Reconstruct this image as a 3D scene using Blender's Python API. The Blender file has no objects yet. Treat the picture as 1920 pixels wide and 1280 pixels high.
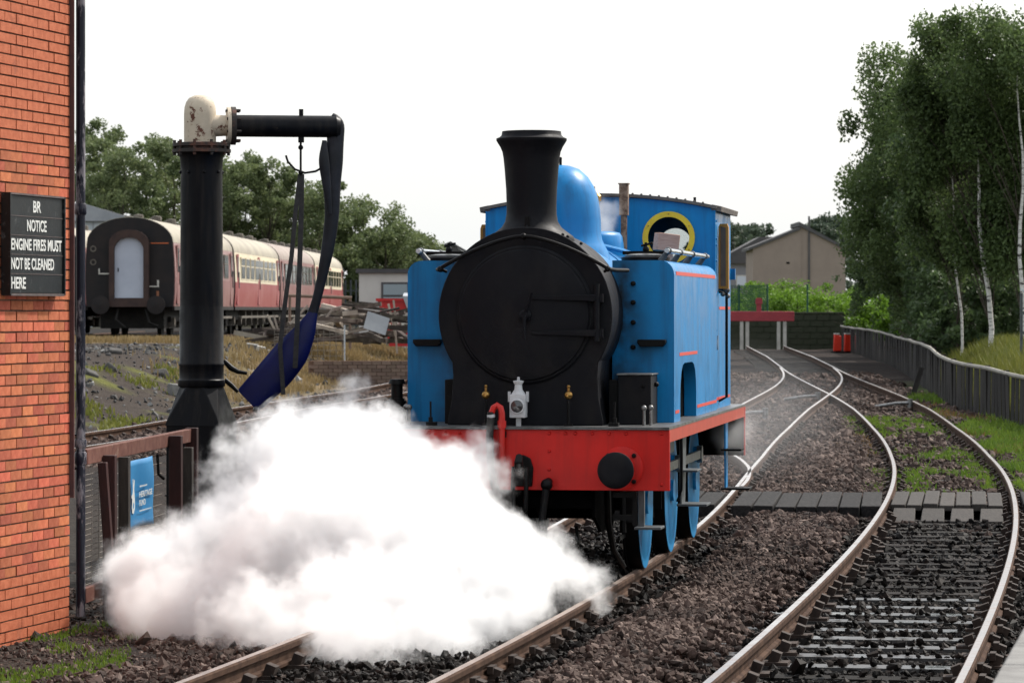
import bpy, bmesh, math, random
import numpy as np
from mathutils import Vector, Matrix, noise as mnoise
R = math.radians
random.seed(7); rng = np.random.default_rng(7)
SC = bpy.context.scene
COL = SC.collection

# ------------------------------------------------------------------ camera, sky, sun, exposure
CAM_H = 2.25
cd = bpy.data.cameras.new('camera'); cam = bpy.data.objects.new('camera', cd); COL.objects.link(cam)
cam.location = (0, 0, CAM_H); cam.rotation_euler = (R(90), 0, 0)
cd.sensor_width = 36; cd.lens = 128.4; cd.shift_y = -60 / 1920
cd.clip_start = 0.5; cd.clip_end = 6000
cd.dof.use_dof = True; cd.dof.focus_distance = 30.5; cd.dof.aperture_fstop = 9.0
SC.camera = cam

SUN_AZ = R(50)        # clockwise from the view direction, to the right and beyond the engine
SUN_EL = R(47)
w = bpy.data.worlds.new('World'); SC.world = w; w.use_nodes = True
nt = w.node_tree; nt.nodes.clear()
sky = nt.nodes.new('ShaderNodeTexSky'); sky.sky_type = 'NISHITA'; sky.sun_disc = False
sky.sun_elevation = SUN_EL; sky.sun_rotation = SUN_AZ
sky.air_density = 1.2; sky.dust_density = 5.0; sky.ozone_density = 1.0
bg1 = nt.nodes.new('ShaderNodeBackground'); bg1.inputs[1].default_value = 0.06
bg2 = nt.nodes.new('ShaderNodeBackground')          # thin bright cloud sheet over the whole sky
bg2.inputs[0].default_value = (0.95, 0.985, 1.0, 1); bg2.inputs[1].default_value = 0.64
add = nt.nodes.new('ShaderNodeAddShader'); wo = nt.nodes.new('ShaderNodeOutputWorld')
nt.links.new(sky.outputs[0], bg1.inputs[0])
nt.links.new(bg1.outputs[0], add.inputs[0]); nt.links.new(bg2.outputs[0], add.inputs[1])
nt.links.new(add.outputs[0], wo.inputs[0])

sd = bpy.data.lights.new('sun', 'SUN'); sun = bpy.data.objects.new('sun', sd); COL.objects.link(sun)
sd.energy = 3.6; sd.angle = R(2.0); sd.color = (1.0, 0.955, 0.89)
sdir = Vector((math.sin(SUN_AZ) * math.cos(SUN_EL), math.cos(SUN_AZ) * math.cos(SUN_EL), math.sin(SUN_EL)))
sun.rotation_euler = (-sdir).to_track_quat('-Z', 'Y').to_euler(); sun.location = (20, 20, 40)

SC.view_settings.view_transform = 'Standard'; SC.view_settings.look = 'None'
SC.view_settings.exposure = 0.5; SC.view_settings.gamma = 1.0
SC.cycles.volume_bounces = 10; SC.cycles.max_bounces = 14; SC.cycles.transparent_max_bounces = 12
SC.cycles.volume_step_rate = 0.6; SC.cycles.volume_max_steps = 256
SC.cycles.use_denoising = True

# ------------------------------------------------------------------ helpers
def tag(o, label=None, cat=None, group=None, kind=None):
    if label: o['label'] = label
    if cat: o['category'] = cat
    if group: o['group'] = group
    if kind: o['kind'] = kind
    return o

def empty(name, loc=(0, 0, 0), rz=0.0, parent=None):
    o = bpy.data.objects.new(name, None); COL.objects.link(o)
    o.location = loc; o.rotation_euler = (0, 0, rz); o.empty_display_size = .2
    if parent: o.parent = parent
    return o

def link(name, me, mat=None, parent=None, loc=None, rot=None):
    o = bpy.data.objects.new(name, me); COL.objects.link(o)
    if mat and not me.materials: me.materials.append(mat)
    if parent: o.parent = parent
    if loc is not None: o.location = loc
    if rot is not None: o.rotation_euler = rot
    return o

class MB:
    def __init__(s): s.v = []; s.f = []; s.mi = []
    def add(s, vs, fs, m=0):
        k = len(s.v); s.v += [tuple(p) for p in vs]
        for f in fs: s.f.append([i + k for i in f]); s.mi.append(m)
        return s
    def box(s, x0, x1, y0, y1, z0, z1, m=0):
        return s.add([(x0,y0,z0),(x1,y0,z0),(x1,y1,z0),(x0,y1,z0),(x0,y0,z1),(x1,y0,z1),(x1,y1,z1),(x0,y1,z1)],
                     [(0,3,2,1),(4,5,6,7),(0,1,5,4),(1,2,6,5),(2,3,7,6),(3,0,4,7)], m)
    def obox(s, c, size, rot=(0,0,0), m=0):
        M = Matrix.Translation(c) @ (Matrix.Rotation(rot[2],4,'Z') @ Matrix.Rotation(rot[1],4,'Y') @ Matrix.Rotation(rot[0],4,'X'))
        a, b, d = [q/2 for q in size]
        vs = [M @ Vector(p) for p in [(-a,-b,-d),(a,-b,-d),(a,b,-d),(-a,b,-d),(-a,-b,d),(a,-b,d),(a,b,d),(-a,b,d)]]
        return s.add(vs, [(0,3,2,1),(4,5,6,7),(0,1,5,4),(1,2,6,5),(2,3,7,6),(3,0,4,7)], m)
    def lathe(s, prof, o=(0,0,0), axis='z', n=32, m=0):
        """prof: (radius, height) pairs"""
        vs = []; fs = []
        for r_, h in prof:
            for i in range(n):
                a = 2*math.pi*i/n; c, d = r_*math.cos(a), r_*math.sin(a)
                if axis == 'z': p = (c, d, h)
                elif axis == 'y': p = (d, h, c)
                else: p = (h, c, d)
                vs.append((p[0]+o[0], p[1]+o[1], p[2]+o[2]))
        for j in range(len(prof)-1):
            for i in range(n):
                k = (i+1) % n
                fs.append((j*n+i, j*n+k, (j+1)*n+k, (j+1)*n+i))
        if prof[0][0] > 1e-5: fs.append(tuple(range(n))[::-1])
        if prof[-1][0] > 1e-5: fs.append(tuple((len(prof)-1)*n+i for i in range(n)))
        return s.add(vs, fs, m)
    def cyl(s, p0, p1, r0, r1=None, n=14, m=0):
        return s.tube([p0, p1], [r0, r0 if r1 is None else r1], n, m)
    def tube(s, path, r, n=10, m=0, flat=None, up=None):
        P = [Vector(p) for p in path]; N = len(P)
        rs = r if isinstance(r, (list, tuple)) else [r]*N
        vs = []; fs = []; ref = None
        for i in range(N):
            t = (P[min(i+1, N-1)] - P[max(i-1, 0)]).normalized()
            if ref is None:
                ref = Vector(up) if up else (Vector((0,0,1)) if abs(t.z) < .9 else Vector((1,0,0)))
            a = t.cross(ref)
            if a.length < 1e-6: a = t.cross(Vector((1,0.3,0)))
            a.normalize(); b = a.cross(t).normalized()
            if not up: ref = b
            for k in range(n):
                q = 2*math.pi*k/n
                fl = 1 if flat is None else flat
                vs.append(P[i] + a*math.cos(q)*rs[i] + b*math.sin(q)*rs[i]*fl)
        for i in range(N-1):
            for k in range(n):
                l = (k+1) % n
                fs.append((i*n+k, i*n+l, (i+1)*n+l, (i+1)*n+k))
        fs.append(tuple(range(n))[::-1]); fs.append(tuple((N-1)*n+k for k in range(n)))
        return s.add(vs, fs, m)
    def ball(s, c, r, n=12, m=0, sz=1.0):
        pr = [(max(1e-6, r*math.sin(math.pi*i/(n//2+2))), -r*sz*math.cos(math.pi*i/(n//2+2))) for i in range(n//2+3)]
        return s.lathe(pr, c, 'z', n, m)
    def prism(s, poly, ax, a, b, holes=(), m=0):
        """2-D polygon extruded along ax from a to b; polygon axes: x->(y,z), y->(x,z), z->(x,y)"""
        def mp(p, t):
            return (t, p[0], p[1]) if ax == 'x' else (p[0], t, p[1]) if ax == 'y' else (p[0], p[1], t)
        if not holes:
            n = len(poly)
            return s.add([mp(p, a) for p in poly] + [mp(p, b) for p in poly],
                         [tuple(range(n)), tuple(range(n, 2*n))[::-1]] +
                         [(i, n+i, n+(i+1) % n, (i+1) % n) for i in range(n)], m)
        bm = bmesh.new(); loops = [poly] + list(holes); es = []
        for lp in loops:
            vv = [bm.verts.new(mp(p, a)) for p in lp]
            for i in range(len(vv)): es.append(bm.edges.new((vv[i], vv[(i+1) % len(vv)])))
        bmesh.ops.triangle_fill(bm, edges=es, use_beauty=True)
        bm.verts.index_update()
        V = [tuple(v.co) for v in bm.verts]; F = [[v.index for v in f.verts] for f in bm.faces]
        bm.free(); i0 = {'x':0,'y':1,'z':2}[ax]
        V2 = [tuple(b if k == i0 else p[k] for k in range(3)) for p in V]
        s.add(V, F, m); s.add(V2, [f[::-1] for f in F], m)
        for lp in loops:
            n = len(lp)
            s.add([mp(p, a) for p in lp] + [mp(p, b) for p in lp], [(i, n+i, n+(i+1) % n, (i+1) % n) for i in range(n)], m)
        return s
    def mesh(s, name, mats=None, smooth=32):
        me = bpy.data.meshes.new(name); me.from_pydata(s.v, [], s.f)
        if mats:
            for q in (mats if isinstance(mats, (list, tuple)) else [mats]): me.materials.append(q)
        me.polygons.foreach_set('material_index', s.mi)
        bm = bmesh.new(); bm.from_mesh(me)
        bmesh.ops.recalc_face_normals(bm, faces=bm.faces); bm.to_mesh(me); bm.free()
        if smooth:
            me.polygons.foreach_set('use_smooth', [True]*len(me.polygons)); me.set_sharp_from_angle(angle=R(smooth))
        me.update(); return me
    def build(s, name, mats, parent=None, smooth=32, bevel=0, seg=2):
        o = link(name, s.mesh(name, mats, smooth), None, parent)
        if bevel:
            b = o.modifiers.new('bevel', 'BEVEL'); b.width = bevel; b.segments = seg; b.limit_method = 'ANGLE'; b.angle_limit = R(40)
        return o

def np_mesh(name, V, F, mat, parent=None, attrs=None, smooth=False):
    me = bpy.data.meshes.new(name); V = np.asarray(V, np.float32); F = np.asarray(F, np.int32)
    k = F.shape[1]
    me.vertices.add(len(V)); me.vertices.foreach_set('co', V.ravel())
    me.loops.add(F.size); me.loops.foreach_set('vertex_index', F.ravel())
    me.polygons.add(len(F)); me.polygons.foreach_set('loop_start', np.arange(0, F.size, k, dtype=np.int32))
    if smooth: me.polygons.foreach_set('use_smooth', np.ones(len(F), bool))
    for nme, (typ, dom, dat) in (attrs or {}).items():
        at = me.attributes.new(nme, typ, dom)
        at.data.foreach_set('color' if typ == 'FLOAT_COLOR' else 'vector' if typ == 'FLOAT_VECTOR' else 'value', np.asarray(dat, np.float32).ravel())
    me.update(calc_edges=True); me.validate()
    return link(name, me, mat, parent)

def arc(cx, cz, r, a0, a1, n):
    return [(cx + r*math.cos(R(a0 + (a1-a0)*i/n)), cz + r*math.sin(R(a0 + (a1-a0)*i/n))) for i in range(n+1)]
def circ(cx, cz, r, n=32): return arc(cx, cz, r, 0, 360, n)[:-1]

# ------------------------------------------------------------------ materials
MATS = {}
def mat(name, col, col2=None, rough=.5, metal=0, scale=4, detail=6, lo=.4, hi=.65, bump=0, bscale=40, rvar=0.0,
        rnd=0.0, col3=None, s3=2.0, l3=.58, h3=.68, coat=0, stretch=None, world=False, spec=.3, streak=0, scol=(.02,.018,.016), sscale=(7,7,.55)):
    m = bpy.data.materials.new(name); m.use_nodes = True; n = m.node_tree.nodes; L = m.node_tree.links
    b = n['Principled BSDF']; b.inputs['Roughness'].default_value = rough; b.inputs['Metallic'].default_value = metal
    b.inputs['Specular IOR Level'].default_value = spec
    if coat: b.inputs['Coat Weight'].default_value = coat; b.inputs['Coat Roughness'].default_value = .12
    tc = n.new('ShaderNodeTexCoord'); vec = tc.outputs['Object']
    if world:
        ge = n.new('ShaderNodeNewGeometry'); vec = ge.outputs['Position']
    if stretch:
        mp = n.new('ShaderNodeMapping'); mp.inputs['Scale'].default_value = stretch; L.new(vec, mp.inputs[0]); vec = mp.outputs[0]
    cur = None
    if col2:
        no = n.new('ShaderNodeTexNoise'); no.inputs['Scale'].default_value = scale; no.inputs['Detail'].default_value = detail
        no.inputs['Roughness'].default_value = .65; L.new(vec, no.inputs['Vector'])
        mr = n.new('ShaderNodeMapRange'); mr.inputs[1].default_value = lo; mr.inputs[2].default_value = hi; L.new(no.outputs[0], mr.inputs[0])
        mx = n.new('ShaderNodeMix'); mx.data_type = 'RGBA'; mx.inputs[6].default_value = (*col, 1); mx.inputs[7].default_value = (*col2, 1)
        L.new(mr.outputs[0], mx.inputs[0]); cur = mx.outputs[2]
        if rvar:
            ra = n.new('ShaderNodeMath'); ra.operation = 'MULTIPLY_ADD'; ra.inputs[1].default_value = rvar; ra.inputs[2].default_value = rough - rvar/2
            L.new(mr.outputs[0], ra.inputs[0]); L.new(ra.outputs[0], b.inputs['Roughness'])
    if col3:
        no = n.new('ShaderNodeTexNoise'); no.inputs['Scale'].default_value = s3; no.inputs['Detail'].default_value = 8
        no.inputs['Roughness'].default_value = .7; L.new(vec, no.inputs['Vector'])
        mr = n.new('ShaderNodeMapRange'); mr.inputs[1].default_value = l3; mr.inputs[2].default_value = h3; L.new(no.outputs[0], mr.inputs[0])
        mx = n.new('ShaderNodeMix'); mx.data_type = 'RGBA'; mx.inputs[7].default_value = (*col3, 1)
        if cur: L.new(cur, mx.inputs[6])
        else: mx.inputs[6].default_value = (*col, 1)
        L.new(mr.outputs[0], mx.inputs[0]); cur = mx.outputs[2]
    if streak:
        mp2 = n.new('ShaderNodeMapping'); mp2.inputs['Scale'].default_value = sscale; L.new(vec, mp2.inputs[0])
        no = n.new('ShaderNodeTexNoise'); no.inputs['Scale'].default_value = 1.6; no.inputs['Detail'].default_value = 7; no.inputs['Roughness'].default_value = .65; L.new(mp2.outputs[0], no.inputs['Vector'])
        mr = n.new('ShaderNodeMapRange'); mr.inputs[1].default_value = .48; mr.inputs[2].default_value = .8; mr.inputs[4].default_value = streak; L.new(no.outputs[0], mr.inputs[0])
        mx = n.new('ShaderNodeMix'); mx.data_type = 'RGBA'; mx.inputs[7].default_value = (*scol, 1)
        if cur: L.new(cur, mx.inputs[6])
        else: mx.inputs[6].default_value = (*col, 1)
        L.new(mr.outputs[0], mx.inputs[0]); cur = mx.outputs[2]
    if rnd:
        oi = n.new('ShaderNodeObjectInfo'); hs = n.new('ShaderNodeHueSaturation')
        mr = n.new('ShaderNodeMapRange'); mr.inputs[3].default_value = 1-rnd; mr.inputs[4].default_value = 1+rnd
        L.new(oi.outputs['Random'], mr.inputs[0]); L.new(mr.outputs[0], hs.inputs['Value'])
        m2 = n.new('ShaderNodeMath'); m2.operation = 'MULTIPLY'; m2.inputs[1].default_value = 7.31; L.new(oi.outputs['Random'], m2.inputs[0])
        m3 = n.new('ShaderNodeMath'); m3.operation = 'FRACT'; L.new(m2.outputs[0], m3.inputs[0])
        mr2 = n.new('ShaderNodeMapRange'); mr2.inputs[3].default_value = .5 - rnd*.035; mr2.inputs[4].default_value = .5 + rnd*.035
        L.new(m3.outputs[0], mr2.inputs[0]); L.new(mr2.outputs[0], hs.inputs['Hue'])
        if cur: L.new(cur, hs.inputs['Color'])
        else: hs.inputs['Color'].default_value = (*col, 1)
        cur = hs.outputs[0]
    if cur: L.new(cur, b.inputs['Base Color'])
    else: b.inputs['Base Color'].default_value = (*col, 1)
    if bump:
        no = n.new('ShaderNodeTexNoise'); no.inputs['Scale'].default_value = bscale; no.inputs['Detail'].default_value = 5
        L.new(vec, no.inputs['Vector']); bp = n.new('ShaderNodeBump'); bp.inputs['Strength'].default_value = min(1, bump)
        bp.inputs['Distance'].default_value = .01 if bump <= 1 else .01*bump; L.new(no.outputs[0], bp.inputs['Height']); L.new(bp.outputs[0], b.inputs['Normal'])
    MATS[name] = m; return m

BLUE = mat('engine_blue', (.001,.16,.40), (.0015,.185,.44), rough=.38, scale=3, bump=.12, bscale=2.5, rvar=.2, spec=.24, streak=.75, scol=(.01,.06,.14),
           col3=(.012,.05,.1), s3=2.4, l3=.66, h3=.86)
def sooty(base, name):
    m = base.copy(); m.name = name; n = m.node_tree.nodes; L = m.node_tree.links; b = n['Principled BSDF']
    src = b.inputs['Base Color'].links[0].from_socket
    tc = n.new('ShaderNodeTexCoord'); sx = n.new('ShaderNodeSeparateXYZ'); L.new(tc.outputs['Object'], sx.inputs[0])
    ab = n.new('ShaderNodeMath'); ab.operation = 'ABSOLUTE'; L.new(sx.outputs[0], ab.inputs[0])
    a = n.new('ShaderNodeMapRange'); a.inputs[1].default_value = .98; a.inputs[2].default_value = .70; L.new(ab.outputs[0], a.inputs[0])
    c = n.new('ShaderNodeMapRange'); c.inputs[1].default_value = 1.6; c.inputs[2].default_value = 1.25; L.new(sx.outputs[1], c.inputs[0])
    no = n.new('ShaderNodeTexNoise'); no.inputs['Scale'].default_value = 4; no.inputs['Detail'].default_value = 6; L.new(tc.outputs['Object'], no.inputs['Vector'])
    d = n.new('ShaderNodeMapRange'); d.inputs[1].default_value = .3; d.inputs[2].default_value = .62; L.new(no.outputs[0], d.inputs[0])
    p = n.new('ShaderNodeMath'); p.operation = 'MULTIPLY'; L.new(a.outputs[0], p.inputs[0]); L.new(c.outputs[0], p.inputs[1])
    q = n.new('ShaderNodeMath'); q.operation = 'MULTIPLY'; L.new(p.outputs[0], q.inputs[0]); L.new(d.outputs[0], q.inputs[1])
    mx = n.new('ShaderNodeMix'); mx.data_type = 'RGBA'; mx.inputs[7].default_value = (.006,.014,.022,1); L.new(q.outputs[0], mx.inputs[0]); L.new(src, mx.inputs[6])
    L.new(mx.outputs[2], b.inputs['Base Color']); return m
BLUET = sooty(BLUE, 'tank_blue')
BLUEW = mat('wheel_blue', (.015,.23,.48), (.01,.17,.4), rough=.28, spec=.5, scale=6, col3=(.01,.02,.03), s3=5, l3=.55, h3=.75)
BLACK = mat('smokebox_black', (.0024,.0028,.0048), (.0036,.0040,.0062), rough=.6, scale=5, bump=.1, bscale=60, rvar=.2, spec=.16, streak=.8, scol=(.012,.010,.009), sscale=(2.5,2.5,1.2))
VOID = mat('void_black', (.0012,.0012,.0013), (.002,.002,.002), rough=.95, scale=6, spec=.02)  # near-black that puts the shade of the arch and underside into the colour
BLACKG = mat('frame_black', (.0025,.0025,.003), (.005,.0045,.0045), rough=.5, scale=9, spec=.14, bump=.15, bscale=50)
RED = mat('beam_red', (.52,.012,.008), (.45,.010,.007), rough=.42, scale=3, spec=.22, streak=.6, scol=(.2,.012,.009), col3=(.1,.012,.01), s3=3.5, l3=.66, h3=.85, bump=.05, bscale=8)
VALR = mat('valance_red', (.40,.05,.03), (.34,.04,.025), rough=.4, scale=4)
STEEL = mat('worn_steel', (.22,.22,.22), (.10,.095,.09), rough=.38, metal=.7, scale=14, bump=.1)
PLATE = mat('footplate_steel', (.12,.125,.125), (.05,.05,.05), rough=.4, metal=.2, scale=7, bump=.2, bscale=30)
BRIGHT = mat('bright_pipe', (.55,.58,.6), (.35,.37,.4), rough=.25, metal=.6, scale=10)
BRASS = mat('brass', (.42,.25,.07), (.25,.14,.05), rough=.32, metal=1, scale=12)
YELLOW = mat('yellow_ring', (.72,.50,.03), (.6,.4,.03), rough=.4, scale=10)
WHITE = mat('lamp_white', (.5,.51,.52), (.40,.41,.42), rough=.45, scale=12)
GREYST = mat('step_grey', (.075,.085,.09), (.04,.045,.05), rough=.5, scale=8, bump=.1)
WOODY = mat('screen_wood', (.40,.19,.03), (.30,.13,.025), rough=.45, scale=6, stretch=(8,8,1))
BLOCKW = mat('sawn_block', (.42,.26,.20), (.33,.19,.14), rough=.8, scale=5, stretch=(2,2,14))
RUSTY = mat('rusty_pipe', (.24,.16,.11), (.10,.055,.035), rough=.8, scale=16, lo=.45, hi=.6, bump=.3)
REDLINE = mat('lining_red', (.55,.05,.04), rough=.4)
ROOFB = mat('roof_brown', (.09,.08,.075), (.15,.13,.11), rough=.75, scale=6, bump=.2)
RUBBER = mat('hose_rubber', (.012,.013,.012), (.03,.03,.028), rough=.6, scale=12)
LENS = mat('lamp_lens', (.03,.03,.032), rough=.08, coat=1)
HOSERED = mat('pipe_red', (.5,.02,.015), (.4,.02,.015), rough=.35, scale=8)
CABIN = mat('cab_inside', (.03,.03,.03), (.05,.045,.04), rough=.7, scale=5)

def glassmat(name, tint=(.8,.85,.85), refl=.25):
    m = bpy.data.materials.new(name); m.use_nodes = True; n = m.node_tree.nodes; L = m.node_tree.links
    n.remove(n['Principled BSDF'])
    t = n.new('ShaderNodeBsdfTransparent'); t.inputs[0].default_value = (*tint, 1)
    g = n.new('ShaderNodeBsdfGlossy'); g.inputs['Roughness'].default_value = .06
    mx = n.new('ShaderNodeMixShader'); lw = n.new('ShaderNodeLayerWeight'); lw.inputs[0].default_value = refl
    L.new(lw.outputs['Facing'], mx.inputs[0]); L.new(t.outputs[0], mx.inputs[1]); L.new(g.outputs[0], mx.inputs[2])
    L.new(mx.outputs[0], n['Material Output'].inputs[0]); return m
GLASS = glassmat('cab_glass', (.62,.66,.66), .3)
SCREENP = mat('screen_pane', (.12,.085,.06), (.17,.12,.085), rough=.3, scale=5)

BRICK = mat('red_brick', (.33,.080,.033), (.42,.12,.056), rough=.85, scale=14, bump=.5, bscale=90, rnd=.26, col3=(.15,.045,.028), s3=3, l3=.58, h3=.8)
MORTAR = mat('mortar', (.155,.088,.058), (.075,.045,.032), rough=.95, scale=30, bump=.6, bscale=120)
STRIP = mat('brown_strip', (.10,.05,.045), (.07,.04,.04), rough=.6, scale=8)
PIPEM = mat('pipe_paint', (.004,.005,.014), (.008,.009,.02), rough=.4, scale=6, col3=(.20,.185,.20), s3=5.0, l3=.52, h3=.58, stretch=(1.6,1.6,.5), bump=.15)
SIGNB = mat('sign_black', (.005,.007,.0075), (.010,.013,.013), rough=.5, spec=.25, scale=9, col3=(.10,.105,.105), s3=11, l3=.60, h3=.74, bump=.1)
SIGNW = mat('sign_letters', (.62,.63,.60), (.45,.46,.44), rough=.6, scale=20, col3=(.12,.12,.12), s3=16, l3=.60, h3=.68)
SIGNE = mat('sign_edge', (.09,.07,.065), (.05,.04,.04), rough=.6, scale=10)

FENCER = mat('fence_red_brown', (.034,.008,.0065), (.018,.006,.005), rough=.7, scale=7, bump=.2, stretch=(1,1,.3))
FENCEG = mat('fence_grey_timber', (.025,.02,.017), (.045,.037,.03), rough=.8, scale=8, bump=.3, stretch=(3,3,.4))
RAILR = mat('fence_rail', (.09,.028,.018), (.14,.06,.042), rough=.75, scale=8, bump=.2, col3=(.30,.24,.18), s3=6, l3=.6, h3=.75)
WIRE = mat('wire', (.22,.20,.17), (.12,.10,.09), rough=.5, metal=.6, scale=20)
BANNER = mat('banner_blue', (.03,.20,.42), (.025,.17,.37), rough=.45, scale=3)

CRANEB = mat('crane_black', (.0035,.004,.006), (.005,.005,.006), rough=.5, spec=.13, streak=.7, scol=(.03,.024,.02), scale=5, bump=.15, bscale=18, rvar=.2, col3=(.06,.045,.035), s3=6, l3=.68, h3=.8)
CREAM = mat('crane_cream', (.52,.44,.33), (.44,.37,.28), rough=.6, scale=6, col3=(.10,.035,.02), s3=9, l3=.565, h3=.62, bump=.1)
FLANGE = mat('crane_flange', (.03,.025,.022), (.13,.05,.03), rough=.7, scale=9, lo=.5, hi=.7, bump=.2)
NAVY = mat('hose_navy', (.003,.007,.085), (.003,.006,.06), rough=.38, scale=3, bump=.15, bscale=8)
HOSEB = mat('hose_black', (.005,.006,.009), (.016,.017,.024), rough=.45, scale=4, bump=.3, bscale=8)
STRAP = mat('strap', (.025,.024,.024), (.045,.04,.038), rough=.7, scale=20)

RUST = mat('rail_rust', (.04,.021,.014), (.08,.046,.03), rough=.85, spec=.1, scale=6, bump=.2, world=True)
SHINEB = mat('rail_head_brown', (.22,.155,.125), (.34,.27,.235), rough=.4, metal=.5, scale=4, world=True, rvar=.15)
SHINE = mat('rail_head', (.46,.435,.42), (.31,.27,.25), rough=.36, metal=.85, scale=3, world=True, rvar=.15)
SLEEP = mat('sleeper_timber', (.03,.025,.022), (.07,.06,.05), rough=.75, scale=5, stretch=(.6,6,6), bump=.4, bscale=20, rnd=.35, spec=.3)
SLEEPD = mat('sleeper_dark', (.006,.005,.0045), (.020,.016,.0135), rough=.8, scale=5, stretch=(.6,6,6), bump=.4, bscale=14, spec=.12, rnd=.5)
SLEEPW = mat('sleeper_oily', (.004,.004,.0042), (.012,.010,.009), rough=.28, scale=1.3, stretch=(1,.6,1), bump=.2, bscale=14, rvar=.4, spec=.8, rnd=.5, world=True, lo=.40, hi=.52)
CHAIR = mat('rail_chair', (.022,.014,.011), (.045,.028,.02), rough=.8, scale=12, bump=.2)
CROSS = mat('crossing_timber', (.010,.009,.009), (.024,.022,.021), rough=.85, scale=4, stretch=(8,.8,8), bump=.3, rnd=.25, spec=.15)
CROSSP = mat('crossing_panel', (.05,.043,.038), (.028,.025,.022), rough=.8, scale=5, stretch=(8,1,8), bump=.3, rnd=.2, spec=.2)
CONC = mat('concrete', (.20,.195,.185), (.13,.125,.12), rough=.85, scale=6, bump=.4, bscale=50, col3=(.12,.12,.11), s3=3, l3=.6, h3=.8)

COACHM = mat('coach_maroon', (.20,.075,.07), (.28,.14,.13), rough=.4, scale=.8, coat=.2)
COACHR = mat('coach_red', (.27,.035,.038), (.33,.10,.095), rough=.4, scale=.8, coat=.2)
COACHC = mat('coach_cream', (.62,.55,.40), (.55,.48,.35), rough=.5, scale=.8)
COACHROOF = mat('coach_roof', (.34,.31,.24), (.25,.22,.18), rough=.65, scale=.7)
COACHROOFB = mat('coach_roof_brown', (.24,.19,.17), (.30,.26,.22), rough=.7, scale=.7)
COACHEND = mat('coach_end', (.006,.005,.006), (.015,.010,.009), rough=.6, scale=1.4)
GANGW = mat('gangway', (.055,.032,.026), (.035,.022,.02), rough=.75, scale=3)
DOORW = mat('gangway_door', (.42,.45,.52), (.36,.39,.46), rough=.5, scale=1)
WINDK = mat('dark_glass', (.012,.014,.016), (.03,.035,.035), rough=.1, scale=.6, coat=.5)
UNDER = mat('underframe', (.005,.0045,.004), (.013,.011,.009), rough=.8, scale=4)
UNDERL = mat('underframe_dust', (.13,.115,.095), (.07,.06,.05), rough=.8, scale=5)

DARKFENCE = mat('weathered_boards', (.016,.0145,.0135), (.034,.030,.027), rough=.85, spec=.2, scale=3, stretch=(5,5,.4), bump=.3, rnd=.4)
FENCETOP = mat('fence_capping', (.30,.28,.24), (.20,.19,.165), rough=.8, scale=3, bump=.2)
BUFRED = mat('buffer_stop_red', (.36,.05,.06), (.27,.04,.05), rough=.6, scale=2)
BUFWHITE = mat('buffer_stop_white', (.55,.53,.48), (.40,.38,.34), rough=.7, scale=3)
PLRED = mat('barrier_red', (.62,.035,.015), (.5,.03,.015), rough=.4, scale=2)
GREENMESH = mat('green_fence', (.012,.06,.04), (.02,.08,.05), rough=.5, scale=3)
STONEW = mat('stone_wall', (.05,.052,.038), (.034,.044,.027), rough=.95, spec=.05, scale=1.5, bump=.5, bscale=10)
RENDER = mat('house_render', (.27,.215,.18), (.24,.19,.16), rough=.9, scale=.6)
SLATE = mat('slate', (.085,.08,.082), (.06,.058,.06), rough=.8, scale=1)
SHEDW = mat('shed_white', (.50,.53,.53), (.42,.45,.46), rough=.6, scale=.5)
CABINW = mat('cabin_panel', (.52,.49,.45), (.45,.42,.39), rough=.6, scale=.8)
LOGS = mat('scrap_timber', (.055,.042,.034), (.15,.12,.095), rough=.85, scale=3, rnd=.7, lo=.5, hi=.75)
LOGL = mat('pale_timber', (.36,.31,.25), (.25,.20,.16), rough=.8, scale=3, rnd=.3)
GREYSHEET = mat('grey_sheet', (.25,.26,.27), (.33,.34,.35), rough=.5, scale=1)
TARP = mat('tarpaulin', (.34,.36,.38), (.22,.24,.26), rough=.5, scale=3, bump=.5, bscale=6)
BANKBR = mat('bank_brick', (.16,.11,.085), (.12,.085,.065), rough=.9, scale=4, rnd=.25, bump=.4)
BOULD = mat('boulder_grey', (.06,.057,.053), (.10,.095,.09), rough=.9, scale=6, bump=.5)
BARK = mat('birch_bark', (.62,.60,.56), (.50,.48,.44), rough=.8, scale=4, col3=(.03,.028,.026), s3=3, l3=.54, h3=.60, stretch=(1,1,4.5))
BARKD = mat('dark_bark', (.045,.036,.028), (.07,.056,.042), rough=.9, scale=6)

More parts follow.
